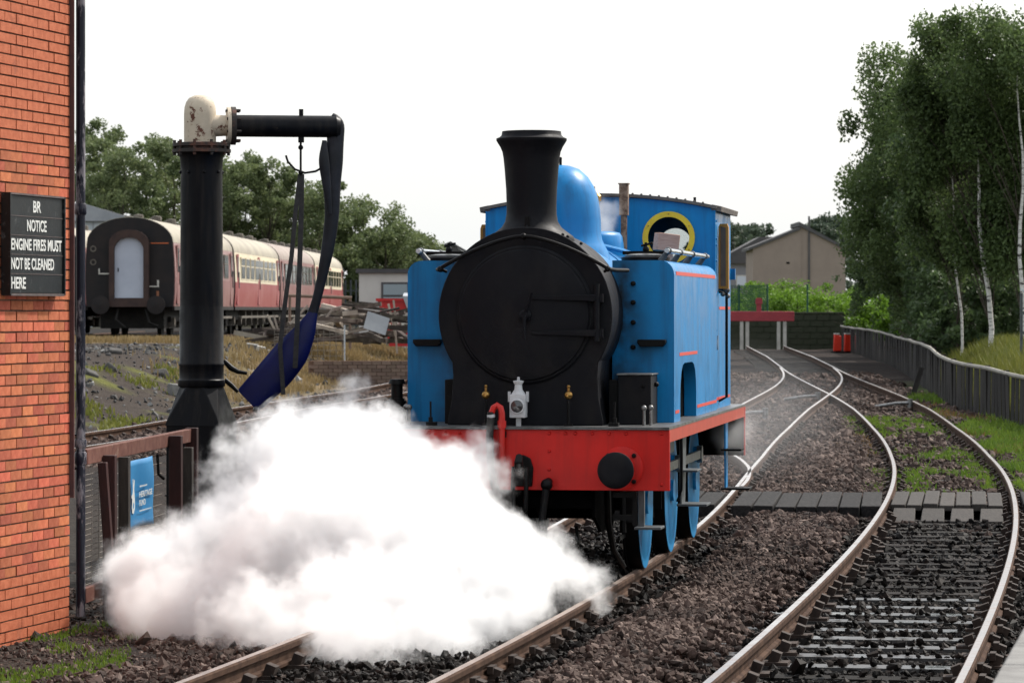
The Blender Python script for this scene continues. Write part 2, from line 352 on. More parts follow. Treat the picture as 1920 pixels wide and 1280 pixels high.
def leafmat(name, c1, c2, trans=.35, sc=.5):
    m = bpy.data.materials.new(name); m.use_nodes = True; n = m.node_tree.nodes; L = m.node_tree.links
    b = n['Principled BSDF']; b.inputs['Roughness'].default_value = .55; b.inputs['Specular IOR Level'].default_value = .3
    ge = n.new('ShaderNodeNewGeometry'); no = n.new('ShaderNodeTexNoise'); no.inputs['Scale'].default_value = sc; no.inputs['Detail'].default_value = 4
    L.new(ge.outputs['Position'], no.inputs['Vector'])
    ad = n.new('ShaderNodeMath'); ad.operation = 'MULTIPLY_ADD'; ad.inputs[1].default_value = .5; L.new(ge.outputs['Random Per Island'], ad.inputs[0])
    L.new(no.outputs[0], ad.inputs[2])
    mr = n.new('ShaderNodeMapRange'); mr.inputs[1].default_value = .45; mr.inputs[2].default_value = 1.05; L.new(ad.outputs[0], mr.inputs[0])
    mx = n.new('ShaderNodeMix'); mx.data_type = 'RGBA'; mx.inputs[6].default_value = (*c1, 1); mx.inputs[7].default_value = (*c2, 1)
    L.new(mr.outputs[0], mx.inputs[0]); L.new(mx.outputs[2], b.inputs['Base Color'])
    tr = n.new('ShaderNodeBsdfTranslucent'); L.new(mx.outputs[2], tr.inputs[0])
    ms = n.new('ShaderNodeMixShader'); ms.inputs[0].default_value = trans
    L.new(b.outputs[0], ms.inputs[1]); L.new(tr.outputs[0], ms.inputs[2]); L.new(ms.outputs[0], n['Material Output'].inputs[0]); return m
LEAFD = leafmat('birch_leaves', (.05,.08,.026), (.125,.18,.06), .45, .6)
LEAFD2 = leafmat('dense_leaves', (.044,.072,.03), (.09,.14,.05), .4, .6)
LEAFB = leafmat('bush_leaves', (.06,.13,.012), (.17,.30,.03), .45, .4)
LEAFF = leafmat('far_leaves', (.095,.13,.055), (.17,.205,.085), .4, .25)  # leaf colour lightened to carry the milky haze of distance
LEAFH = leafmat('hill_leaves', (.05,.075,.05), (.085,.11,.07), .25, .1)
GRASSG = leafmat('green_grass', (.06,.12,.012), (.15,.22,.028), .35, .5)
GRASSR = leafmat('reddish_grass', (.13,.085,.03), (.20,.12,.05), .3, .8)
GRASSD = leafmat('dry_grass', (.17,.12,.05), (.30,.22,.105), .3, .5)
GRASSY = leafmat('moss_grass', (.10,.12,.02), (.19,.19,.04), .3, .5)

# ------------------------------------------------------------------ tracks: ground plan of the rails (x, y in metres, rail head at height g(y))
def g(Y): return np.interp(Y, [0,56,66,73,80,103,147,400], [0,0,.12,.27,.36,.6,.79,.8])
RA = np.array([(-2.26,11),(-.23,23.46),(.36,27.04),(.71,29.3),(1.09,31.78),(1.41,33.87),(1.69,36.09),(2.16,40.03),(2.67,44.67),(3.16,49.24),(3.74,55.04),(4.31,60.25),(4.95,65.8),(5.52,70.01),(6.3,75.71),(6.92,79.95),(7.68,86.22),(8.36,92.64),(8.85,99.03),(9.14,104.3)])
RC = np.array([(.1,12),(1.895,22.02),(2.89,27.57),(3.35,30.4),(4.07,35.0),(4.72,39.8),(5.35,44.5),(5.95,50.0),(6.9,60.3),(7.47,68.4),(7.58,73.75),(7.80,83),(8.13,95),(8.36,103)])
pA = np.polyfit(RA[:,1]-60, RA[:,0], 6); pC = np.polyfit(RC[:,1]-60, RC[:,0], 6)
def xA(Y): return np.polyval(pA, np.asarray(Y, float)-60) - .75      # centre of the engine's track
def xC(Y): return np.polyval(pC, np.asarray(Y, float)-60)            # centre of the right-hand track
def xT(Y): return np.interp(Y, [95,103,122,147.5], [8.0,8.38,9.27,10.2])   # common track beyond the points
def xS(Y): return np.interp(Y, [30,63.7,68.4,83.5,94.5,130], [-13.6,-6.75,-5.75,-2.95,-1.6,2.4])  # siding on the left

def terr(X, Y):
    """ground height (below rail head by 0.2)"""
    X = np.asarray(X, float); Y = np.asarray(Y, float)
    z = g(Y) - .21
    d = xS(Y) - 1.7 - X
    t = np.clip(d/4.6, 0, 1); t = t*t*(3-2*t)
    far = np.clip((Y-62)/10, 0, 1)
    z = z + t*far*np.maximum(1.28 - z, 0)
    tl = np.clip((-3.9-X)/3, 0, 1)*np.clip((60-Y)/20, 0, 1)*.1
    z = z + tl
    xf = np.interp(Y, [0,60,68,80,95,118,150,400], [30,9.9,9.6,9.45,10.6,12.2,13.5,14])
    dr = np.clip((X-xf-.2)/2.2, 0, 1)
    z = z + dr*dr*(3-2*dr)*np.clip((Y-45)/20, 0, 1)*.75
    # low near platform side verge
    return z
def th(x, y): return float(terr(x, y))

# ground sheet --------------------------------------------------------------
def lines(a, b, st, ext):
    c = list(np.arange(a, b+1e-6, st)); d = st; x = a; lo = []
    while x > -ext: d *= 1.5; x -= d; lo.append(x)
    d = st; x = b; hi = []
    while x < ext: d *= 1.5; x += d; hi.append(x)
    return np.array(lo[::-1] + c + hi)
gx = lines(-14, 17, .25, 2500); gy = np.concatenate([[-2500,-600,-150,-40,-8], np.arange(0, 135, .35), [137,141,147,155,168,185,210,250,310,420,600,1000,1800,3000]])
GX, GY = np.meshgrid(gx, gy); GZ = terr(GX, GY)
n1 = np.array([[mnoise.noise(Vector((x*.9, y*.9, 3))) for x in gx] for y in gy]); n2 = np.array([[mnoise.noise(Vector((x*.25, y*.2, 9))) for x in gx] for y in gy])
offtrack = np.clip((np.minimum(np.minimum(abs(GX-xA(np.clip(GY,11,104))), abs(GX-xC(np.clip(GY,12,103)))), abs(GX-xS(GY))) - 1.3)/.8, 0, 1)
offtrack = np.where((GY > 5) & (GY < 108), offtrack, 1.0)
GZ = GZ + offtrack*(n1*.05 + n2*.06*np.clip((GY-30)/40, .15, 1))
def mixc(a, b, t): return a*(1-t[..., None]) + np.array(b)*t[..., None]
sm = lambda v, a, b: np.clip((v-a)/(b-a), 0, 1)
C = np.zeros(GX.shape + (3,)); C[:] = (.030,.023,.020)                     # ballast earth
C = mixc(C, (.016,.014,.0135), sm(n1+n2, -.1, .5)*.7)
left = sm(-GX, 2.6, 3.4)*sm(50-GY, 0, 8)                                    # trodden cinder by the building
C = mixc(C, (.030,.025,.021), left*.8)
bank = sm(xS(GY)-1.2-GX, 0, 1.5)*sm(GY, 55, 62)
C = mixc(C, (.042,.034,.029), bank)
dry = bank*sm(GX + 6.6 + n2*1.6, -.8, 1.2)*sm(GY, 70, 84) ; dry = np.maximum(dry, bank*sm(GY + n1*3, 103, 107)*sm(112-GY, 0, 3))
C = mixc(C, (.17,.125,.07), np.clip(dry, 0, 1)*.9)
yg = bank*(1-dry)*sm(n1*.8+n2, .15, .45)*sm(95-GY, 0, 8)
C = mixc(C, (.10,.105,.025), yg*.8)
rv = sm(GX-xC(np.clip(GY,12,103)), 1.3, 2.2)*sm(GY, 40, 50)*sm(98-GY, 0, 12)
C = mixc(C, (.05,.075,.016), rv*sm(n1+n2, -.6, .0))
cd_ = bank*sm(GY, 110.5, 112.5)*sm(210-GY, 0, 5); C = mixc(C, (.022,.02,.019), cd_)
far = sm(GY, 205, 225); C = mixc(C, (.07,.08,.035), far)
COLA = np.concatenate([C, np.ones(GX.shape+(1,))], -1)
ny, nx = GX.shape
idx = np.arange(ny*nx).reshape(ny, nx)
F = np.stack([idx[:-1,:-1], idx[:-1,1:], idx[1:,1:], idx[1:,:-1]], -1).reshape(-1, 4)
def groundmat():
    m = bpy.data.materials.new('ground_earth'); m.use_nodes = True; n = m.node_tree.nodes; L = m.node_tree.links; b = n['Principled BSDF']
    at = n.new('ShaderNodeAttribute'); at.attribute_name = 'Col'
    ge = n.new('ShaderNodeNewGeometry')
    no = n.new('ShaderNodeTexNoise'); no.inputs['Scale'].default_value = 9; no.inputs['Detail'].default_value = 8; no.inputs['Roughness'].default_value = .75
    L.new(ge.outputs['Position'], no.inputs['Vector'])
    mr = n.new('ShaderNodeMapRange'); mr.inputs[1].default_value = .3; mr.inputs[2].default_value = .7; mr.inputs[3].default_value = .5; mr.inputs[4].default_value = 1.55
    L.new(no.outputs[0], mr.inputs[0])
    mu = n.new('ShaderNodeVectorMath'); mu.operation = 'SCALE'; L.new(at.outputs['Color'], mu.inputs[0]); L.new(mr.outputs[0], mu.inputs['Scale'])
    L.new(mu.outputs[0], b.inputs['Base Color']); b.inputs['Roughness'].default_value = .95; b.inputs['Specular IOR Level'].default_value = .08
    vo = n.new('ShaderNodeTexVoronoi'); vo.inputs['Scale'].default_value = 22; L.new(ge.outputs['Position'], vo.inputs['Vector'])
    bp = n.new('ShaderNodeBump'); bp.inputs['Strength'].default_value = .8; bp.inputs['Distance'].default_value = .03
    L.new(vo.outputs['Distance'], bp.inputs['Height']); L.new(bp.outputs[0], b.inputs['Normal']); return m
gr = np_mesh('ground', np.stack([GX, GY, GZ], -1).reshape(-1, 3), F, groundmat(), attrs={'Col': ('FLOAT_COLOR', 'POINT', COLA.reshape(-1, 4))}, smooth=True)
tag(gr, kind='structure')

# rails ---------------------------------------------------------------------
def rail_mesh(name, pts, zoff=0, head=None):
    """pts: function or array of (x,y); builds bull-head rail with a polished running surface"""
    P = np.array(pts); N = len(P)
    T = np.gradient(P, axis=0); T /= np.linalg.norm(T, axis=1)[:, None]; Nn = np.stack([T[:,1], -T[:,0]], 1)
    prof = [(-.034,-.045),(-.035,-.012),(-.024,0.0),(.024,0.0),(.035,-.012),(.034,-.045),(.009,-.058),(.009,-.118),(.034,-.13),(.034,-.15),(-.034,-.15),(-.034,-.13),(-.009,-.118),(-.009,-.058)]
    k = len(prof); Z = g(P[:,1]) + zoff
    V = np.zeros((N, k, 3))
    for j, (a, z) in enumerate(prof):
        V[:, j, :2] = P + Nn*a; V[:, j, 2] = Z + z
    ii = np.arange(N*k).reshape(N, k); Fq = []; mi = []
    for j in range(k):
        q = np.stack([ii[:-1, j], ii[1:, j], ii[1:, (j+1) % k], ii[:-1, (j+1) % k]], -1); Fq.append(q)
        mi += [1 if j == 2 else 0]*(N-1)
    me = bpy.data.meshes.new(name); me.from_pydata(V.reshape(-1, 3).tolist(), [], np.concatenate(Fq).tolist() + [list(ii[0]), list(ii[-1][::-1])])
    me.materials.append(RUST); me.materials.append(head or SHINE); me.polygons.foreach_set('material_index', mi + [0, 0])
    bm = bmesh.new(); bm.from_mesh(me); bmesh.ops.recalc_face_normals(bm, faces=bm.faces); bm.to_mesh(me); bm.free(); return me
def offs(fx, Y, d):
    X = fx(Y); T = np.gradient(X, Y); L_ = np.sqrt(1+T*T)
    return np.stack([X + d/L_, Y - d*T/L_], 1)

def sleeper_proto(w, h, ln, bev=.01):
    return MB().obox((0,0,-h/2), (ln, w, h)).mesh('sleeper', None, 0)
SLM = sleeper_proto(.25, .13, 2.6); SLM.materials.append(SLEEP)
SLMW = sleeper_proto(.25, .13, 2.6); SLMW.materials.append(SLEEPW)
SLMD = sleeper_proto(.25, .13, 2.6); SLMD.materials.append(SLEEPD)
c_ = MB().obox((0,0,.012), (.36,.20,.024)); c_.obox((.085,0,.05), (.07,.11,.09), (0,.35,0)); c_.obox((-.085,0,.05), (.07,.11,.09), (0,-.35,0)); c_.obox((.062,0,.085), (.04,.16,.05))
CHM = c_.mesh('rail_chair', CHAIR)
SLEEPERS = []
def make_track(name, fx, y0, y1, spacing=.72, zoff=0, chairs_to=70, wet=None, split=None):
    root = empty(name); tag(root, kind='structure')
    Y = np.arange(y0, y1+.01, .5)
    for d in (-.75, .75):
        P_ = offs(fx, Y, d)
        if split:
            k = int((split-y0)/.5)
            link('rail', rail_mesh('rail', P_[:k+1], zoff, SHINEB), None, root); P_ = P_[k:]
            P_[0] = P_[0]*.985 + P_[1]*.015
        link('rail', rail_mesh('rail', P_, zoff), None, root)
    y = y0 + .2
    while y < y1:
        x = float(fx(y)); sl = (float(fx(y+.2)) - float(fx(y-.2)))/.4; a = -math.atan(sl) + random.uniform(-.015, .015)
        me = SLM if not wet or y > wet[1] else SLMW if 24.6 < y < 31.0 else SLMD
        s_ = link('sleeper', me, None, root, (x + random.uniform(-.04, .04), y, float(g(y)) + zoff - .178 + random.uniform(-.006, .004)), (0, 0, a))
        SLEEPERS.append((x, y, a))
        if y < chairs_to:
            for d in (-.75, .75):
                c = link('rail_chair', CHM, None, s_, (d, 0, 0.0)); c.rotation_euler = (0, 0, 0 if d > 0 else math.pi)
        y += spacing + random.uniform(-.03, .03)
    return root
tA = make_track('engine_track', xA, 13, 103.5, split=38)
tC = make_track('platform_track', xC, 12.5, 103, wet=(12, 46))
tT = make_track('stub_track', xT, 103.2, 147, chairs_to=0)
tS = make_track('siding_track', xS, 34, 128, spacing=.76, zoff=0, chairs_to=84)
# check rail curving against the engine track behind the engine, and a raised point rodding end
ck = np.array([(3.12,63.5),(3.34,59.5),(3.46,55.5),(3.39,52.0),(3.15,48.6),(2.93,46.6)])
ckY = np.linspace(46.6, 63.5, 40); cks = np.stack([np.interp(ckY, ck[::-1,1], ck[::-1,0]), ckY], 1)
for _ in range(6): cks[1:-1] = (cks[:-2] + cks[2:] + cks[1:-1]*2)/4
link('check_rail', rail_mesh('check_rail', cks, .0), None, tA)
# short lever-like point rod ends near the far crossing
for (x, y) in ((8.05, 76.5), (6.45, 80.5), (4.7, 72.0)):
    b = MB(); z = float(g(y)); b.tube([(x-.45, y, z-.10), (x, y, z-.03), (x+.3, y+.1, z-.02)], .035, 8); b.cyl((x+.3, y+.1, z-.2), (x+.3, y+.1, z+.06), .06)
    b.build('point_rod', STEEL, tC)

# platform edge in the near right corner -----------------------------------
pl = empty('platform', (1.73, 13.2, 0), -math.atan(.19)); tag(pl, kind='structure')
MB().box(.07, 4.5, -13, 9, -.25, .80).build('platform_wall', CONC, pl)
for i in range(24):
    MB().box(0, .60, -13+i*.915, -13+i*.915+.905, .802, .9).build('coping_slab', CONC, pl, bevel=.012)
MB().box(.605, 4.5, -13, 9, .80, .888).build('platform_surface', CONC, pl)

# timber foot crossing ------------------------------------------------------
YC0, YC1 = 42.3, 45.6
cr = empty('foot_crossing'); tag(cr, 'dark timber boards of the foot crossing laid between the rails', 'crossing')
def plank_strip(fx, a, b, n, matl, z0, y0, y1, name='board'):
    for i in range(n):
        da = a + (b-a)*i/n + .008; db = a + (b-a)*(i+1)/n - .008
        j0 = random.uniform(-.12, .12) if matl is CROSS else random.uniform(-.015, .015)
        p = offs(fx, np.array([y0+j0, y0+j0+.01]), da)[0]; q = offs(fx, np.array([y1, y1+.01]), da)[0]
        p2 = offs(fx, np.array([y0+j0, y0+j0+.01]), db)[0]; q2 = offs(fx, np.array([y1, y1+.01]), db)[0]
        dz = random.uniform(-.012, .008)
        m = MB(); zt = -.018+dz
        m.add([(p[0],p[1],z0),(p2[0],p2[1],z0),(q2[0],q2[1],z0),(q[0],q[1],z0),(p[0],p[1],zt),(p2[0],p2[1],zt),(q2[0],q2[1],zt),(q[0],q[1],zt)],
              [(0,3,2,1),(4,5,6,7),(0,1,5,4),(1,2,6,5),(2,3,7,6),(3,0,4,7)])
        m.build(name, matl, cr, bevel=.012)
plank_strip(xA, .86, 2.60, 7, CROSS, -.2, YC0, YC1)
plank_strip(xC, -.70, .62, 7, CROSSP, -.10, YC0+.25, YC1)
plank_strip(xA, -.66, .66, 5, CROSS, -.2, YC0+.4, YC1)
plank_strip(xC, .84, 2.3, 5, CROSS, -.2, YC0+.4, YC1)
for i in range(4):                                    # sloping end blocks in front of the panels
    x0 = -.66 + i*.335; m = MB()
    P = [offs(xC, np.array([yy, yy+.01]), d)[0] for yy, d in ((YC0-.75, x0), (YC0-.75, x0+.27), (YC0+.2, x0+.26), (YC0+.2, x0+.01))]
    zt = (-.155, -.155, -.06, -.06)
    m.add([(p[0],p[1],-.22) for p in P] + [(p[0],p[1],z) for p, z in zip(P, zt)], [(0,3,2,1),(4,5,6,7),(0,1,5,4),(1,2,6,5),(2,3,7,6),(3,0,4,7)])
    m.build('end_block', CROSSP, cr, bevel=.01)

# ballast stones ------------------------------------------------------------
def stones_mat(name, c1, c2, c3, rough, spec=.5):
    m = bpy.data.materials.new(name); m.use_nodes = True; n = m.node_tree.nodes; L = m.node_tree.links; b = n['Principled BSDF']
    at = n.new('ShaderNodeAttribute'); at.attribute_name = 'tint'; at.attribute_type = 'INSTANCER'
    cr_ = n.new('ShaderNodeValToRGB'); e = cr_.color_ramp.elements; e[0].color = (*c1, 1); e[1].color = (*c3, 1); e[1].position = 1
    k = e.new(.55); k.color = (*c2, 1); L.new(at.outputs['Fac'], cr_.inputs[0]); L.new(cr_.outputs[0], b.inputs['Base Color'])
    b.inputs['Roughness'].default_value = rough; b.inputs['Specular IOR Level'].default_value = spec
    return m
def stone_field(name, P, scl, tint, matl, parent=None, flat=.72):
    n_ = len(P)
    me = bpy.data.meshes.new(name); me.vertices.add(n_); me.vertices.foreach_set('co', np.asarray(P, np.float32).ravel())
    for nm, typ, key, d in (('scl', 'FLOAT', 'value', scl), ('tint', 'FLOAT', 'value', tint), ('rot', 'FLOAT_VECTOR', 'vector', rng.uniform(-3.14, 3.14, (n_, 3))*np.array([.35,.35,1]))):
        a = me.attributes.new(nm, typ, 'POINT'); a.data.foreach_set(key, np.asarray(d, np.float32).ravel())
    o = link(name, me, matl, parent)
    ng = bpy.data.node_groups.new(name, 'GeometryNodeTree'); ng.interface.new_socket('Geometry', in_out='INPUT', socket_type='NodeSocketGeometry'); ng.interface.new_socket('Geometry', in_out='OUTPUT', socket_type='NodeSocketGeometry')
    N = ng.nodes; L = ng.links; gi = N.new('NodeGroupInput'); go = N.new('NodeGroupOutput')
    mp = N.new('GeometryNodeMeshToPoints'); L.new(gi.outputs[0], mp.inputs[0])
    g2i = N.new('GeometryNodeGeometryToInstance')
    for s_ in range(5):
        ic = N.new('GeometryNodeMeshIcoSphere'); ic.inputs['Radius'].default_value = 1; ic.inputs['Subdivisions'].default_value = 1
        sp = N.new('GeometryNodeSetPosition'); rv_ = N.new('FunctionNodeRandomValue'); rv_.data_type = 'FLOAT_VECTOR'
        rv_.inputs[0].default_value = (-.34,-.34,-.34); rv_.inputs[1].default_value = (.34,.34,.34); rv_.inputs['Seed'].default_value = 11+s_*5
        L.new(ic.outputs[0], sp.inputs[0]); L.new(rv_.outputs[0], sp.inputs['Offset'])
        tr = N.new('GeometryNodeTransform'); tr.inputs['Scale'].default_value = (1.15, .85, flat); L.new(sp.outputs[0], tr.inputs[0])
        smt = N.new('GeometryNodeSetMaterial'); smt.inputs['Material'].default_value = matl; L.new(tr.outputs[0], smt.inputs[0])
        L.new(smt.outputs[0], g2i.inputs[0])
    ip = N.new('GeometryNodeInstanceOnPoints'); ip.inputs['Pick Instance'].default_value = True
    L.new(mp.outputs[0], ip.inputs['Points']); L.new(g2i.outputs[0], ip.inputs['Instance'])
    for nm, typ, sock in (('scl', 'FLOAT', 'Scale'), ('rot', 'FLOAT_VECTOR', 'Rotation')):
        na = N.new('GeometryNodeInputNamedAttribute'); na.data_type = typ; na.inputs['Name'].default_value = nm
        L.new(na.outputs[0], ip.inputs[sock])
    L.new(ip.outputs[0], go.inputs[0])
    md = o.modifiers.new('stones', 'NODES'); md.node_group = ng
    return o
ST_BROWN = stones_mat('ballast_brown', (.018,.012,.010), (.062,.040,.032), (.17,.125,.105), .85, .2)
ST_DARK = stones_mat('ballast_oily', (.003,.0026,.0024), (.010,.0078,.0066), (.036,.028,.024), .6, .07)
SLA = np.array(SLEEPERS)
def gen(y0, y1, dens, size, x0f, x1f):
    A = (y1-y0)*((x1f-x0f)*(y0+y1)/2)
    n_ = int(A*dens); Y = rng.uniform(y0, y1, n_); X = Y*rng.uniform(x0f, x1f, n_)
    return X, Y, size*rng.lognormal(0, .28, n_)
XX = []; YY = []; SS = []
for (a, b, dn, sz) in ((20,27,950,.0245),(27,34,850,.026),(34,42,620,.029),(42,52,420,.034),(52,64,250,.040),(64,80,140,.048),(80,104,60,.065)):
    X, Y, S_ = gen(a, b, dn, sz, -.150, .155); XX.append(X); YY.append(Y); SS.append(S_)
XX = np.concatenate(XX); YY = np.concatenate(YY); SS = np.concatenate(SS)
xa = xA(YY); xc = xC(YY); xs = xS(YY)
dA = XX-xa; dC = XX-xc; dS = XX-xs
keep = np.ones(len(XX), bool)
for d in (dA, dC):
    keep &= (abs(abs(d)-.75) > .085)
keep &= ~((YY > YC0-.1) & (YY < YC1+.05) & (dA > -.7) & (dC < 2.35))
keep &= ~((YY > YC0-.78) & (YY < YC0+.3) & (abs(dC) < .7))
keep &= (dA > -1.9 - np.clip((YY-22)*.02, 0, .3) + .25*np.sin(YY*2.3)) | ((abs(dS) < 1.7) & (YY > 50))
keep &= (dC < 1.75 + .2*np.sin(YY*1.7)) | (dA > 99)
# platform side and grass
keep &= ~((dC > 1.0) & (YY < 23) & (XX > 2.9 + (YY-20)*.19))
# stones lying over sleepers are rarer
ons = np.zeros(len(XX), bool)
o_ = np.argsort(YY); 
for (sx, sy, sa) in SLA[SLA[:,1] < 82]:
    i0 = np.searchsorted(YY[o_], sy-.5); i1 = np.searchsorted(YY[o_], sy+.5); k = o_[i0:i1]
    lx = (XX[k]-sx)*math.cos(sa) + (YY[k]-sy)*math.sin(sa); ly = -(XX[k]-sx)*math.sin(sa) + (YY[k]-sy)*math.cos(sa)
    ons[k] |= (abs(ly) < .14) & (abs(lx) < 1.32)
pr = np.where(abs(dC) < .72, .07 + .3*np.clip((YY-38)/20, 0, 1), np.where(abs(dA) < .72, .35, .85))
pr = np.where((dC > -1.5) & (dC < -.72) & (YY < 36), .35, pr)
keep &= ~ons | (rng.random(len(XX)) < pr)
patch = np.array([mnoise.noise(Vector((x*1.1, y*.8, 1))) for x, y in zip(XX, YY)])
# between the right-hand rails the sleepers show; ballast lies lower
hgt = g(YY) - .205 + rng.uniform(-.02, .03, len(XX))
six = np.clip(np.minimum(dA-1.0, -(dC+1.0))/.3, 0, 1); hgt += six*.075
hgt += np.where(ons, .035, 0)
lowz = ((abs(dC) < .75) | ((dC < -.75) & (dC > -1.45) & (YY < 37))) & ~ons
hgt -= np.where(lowz, .022, 0)
shoulder = np.clip((-dA-1.0)/.9, 0, 1); hgt = np.where((dA < -1) & (YY < 60), hgt - shoulder*.02 + .02, hgt)
oily = (abs(dC) < 1.15) & (YY < 42 + patch*6) & (dC > -1.0)
oily |= (abs(dA) < .85) & (YY < 48)
oily |= (abs(dA-.95) < .16) & (YY < 40) & (patch > -.2)
tint = np.clip(.45 + patch*.35 + rng.normal(0, .24, len(XX)), 0, 1)
tint = np.where(oily, np.clip(rng.normal(.4, .28, len(XX)), 0, 1), tint)
P = np.stack([XX, YY, hgt], 1)
for nm, k, m_, lb in (('brown_ballast', keep & ~oily, ST_BROWN, 'reddish brown crushed ballast stones between and beside the rails'), ('oily_ballast', keep & oily, ST_DARK, 'black oily wet ballast stones in the track by the platform')):
    tag(stone_field(nm, P[k], SS[k], tint[k], m_), lb, 'ballast', kind='stuff')
# finer cinders left of the engine track and on the bank
n_ = 9000; Y = rng.uniform(21, 34, n_); X = Y*rng.uniform(-.150, -.07, n_); k = (X < xA(Y)-1.5)
k &= ~((X < -3.41+.222*(Y-28.15)+.03) & (Y < 28.3))
X = X[k]; Y = Y[k]
tag(stone_field('cinder_chips', np.stack([X, Y, terr(X, Y)+.004], 1), .011*rng.lognormal(0, .5, len(X)), rng.random(len(X)), ST_BROWN), 'small cinder chips on the trodden ground beside the brick building', 'cinders', kind='stuff')
n_ = 2600; Y = rng.uniform(66, 100, n_); X = Y*rng.uniform(-.122, -.02, n_); k = (X < xS(Y)-1.6); X = X[k]; Y = Y[k]
rub_s = .026*rng.lognormal(0, .6, len(X)); tag(stone_field('bank_rubble', np.stack([X, Y, terr(X, Y)+.01], 1), rub_s, np.clip(rng.normal(.5, .35, len(X)), 0, 1),
    stones_mat('rubble_grey', (.012,.012,.0125), (.035,.033,.032), (.2,.195,.185), .8)), 'loose grey rubble scattered over the ash bank behind the water crane', 'rubble', kind='stuff')

# grasses ---------------------------------------------------------------------
def grass(name, pts, hgt, matl, label, wid=.012, bend=.5):
    n_ = len(pts); P = np.asarray(pts); a = rng.uniform(0, 2*np.pi, n_); h = hgt*rng.uniform(.5, 1.25, n_)
    dx = np.cos(a); dy = np.sin(a); b = rng.uniform(.1, bend, n_)*h; ba = rng.uniform(0, 2*np.pi, n_)
    wv = np.asarray(wid)*h/np.mean(h)
    v0 = P + np.stack([dx*wv, dy*wv, 0*h], 1); v1 = P - np.stack([dx*wv, dy*wv, 0*h], 1)
    v2 = P + np.stack([np.cos(ba)*b*.35 - dx*wv*.7, np.sin(ba)*b*.35 - dy*wv*.7, h*.6], 1); v3 = P + np.stack([np.cos(ba)*b*.35 + dx*wv*.7, np.sin(ba)*b*.35 + dy*wv*.7, h*.6], 1)
    v4 = P + np.stack([np.cos(ba)*b, np.sin(ba)*b, h], 1)
    V = np.stack([v0, v1, v2, v3, v4], 1).reshape(-1, 3); i = np.arange(n_)*5
    Fq = np.concatenate([np.stack([i, i+1, i+2], 1), np.stack([i, i+2, i+3], 1), np.stack([i+3, i+2, i+4], 1)])
    return tag(np_mesh(name, V, Fq, matl), label, 'grass', kind='stuff')
def scatter(n_, y0, y1, f0, f1, cond, pn=0.0, ps=.8, seed=4):
    Y = rng.uniform(y0, y1, n_); X = Y*rng.uniform(f0, f1, n_); k = cond(X, Y); X = X[k]; Y = Y[k]
    if pn is not None:
        nn = np.array([mnoise.noise(Vector((x*ps, y*ps*.3, seed))) + .55*mnoise.noise(Vector((x*ps*3.1, y*ps*.9, seed+7))) for x, y in zip(X, Y)]) + rng.normal(0, .1, len(X)); k = nn > pn; X = X[k]; Y = Y[k]
    return np.stack([X, Y, terr(X, Y)-.01], 1)
xfence = lambda Y: np.interp(Y, [0,60,68,80,95,118,150,400], [30,9.9,9.6,9.45,10.6,12.2,13.5,14])
grass('verge_grass', scatter(110000, 46, 84, .09, .152, lambda X, Y: (X > xC(Y)+1.05+.25*np.sin(Y)) & (X < xfence(Y)-.05), -.28, .5), .17, GRASSG, 'bright green grass on the verge below the dark board fence')
grass('reddish_sedge', scatter(50000, 56, 78, .09, .152, lambda X, Y: (X > xC(Y)+.9) & (X < xfence(Y)-.1) & (Y > 58+ (X-7)*1.5), .05, .6, 8), .15, GRASSR, 'reddish seeding grass along the foot of the board fence')
grass('track_weeds', scatter(60000, 47, 74, .08, .14, lambda X, Y: (abs(X-xC(Y)+.1) < 1.1+rng.normal(0,.15,len(X))) & (Y > 49+rng.normal(0,1.2,len(X))), .02, .55, 5), .11, GRASSG, 'green weeds growing between the rails of the platform track')
grass('mid_weeds', scatter(9000, 58, 76, .06, .1, lambda X, Y: (X > xA(Y)+1.2) & (X < xC(Y)-.9), .05, .5, 6), .12, GRASSR, 'reddish weeds between the two tracks by the crossing')
grass('bank_dry_grass', scatter(60000, 76, 116, -.122, -.015, lambda X, Y: (X < xS(Y)-2.2) & ((X + 6.6 > rng.normal(0, .9, len(X))) & (Y > 80) | (Y > 104) & (Y < 111)), -.25, .7, 2), .20, GRASSD, 'dry straw coloured grass covering the bank below the carriages', .014)
grass('bank_moss_grass', scatter(26000, 66, 96, -.122, -.08, lambda X, Y: (X < xS(Y)-1.7) & (X > xS(Y)-4.8), .22, .45, 12), .12, GRASSY, 'yellow green grass patches on the grey ash bank', .02)
grass('tall_fence_grass', scatter(26000, 70, 100, .115, .15, lambda X, Y: (X > xfence(Y)+.4), -.3, .5, 3), .5, GRASSY, 'tall pale grass behind the board fence under the birches', .016)
grass('wall_foot_grass', scatter(16000, 21, 28.6, -.150, -.10, lambda X, Y: (X > -3.41+.222*(Y-28.15)+.02) & (X < xA(Y)-1.9), .12, 1.2, 1), .045, GRASSG, 'thin green grass by the foot of the brick wall', .006)

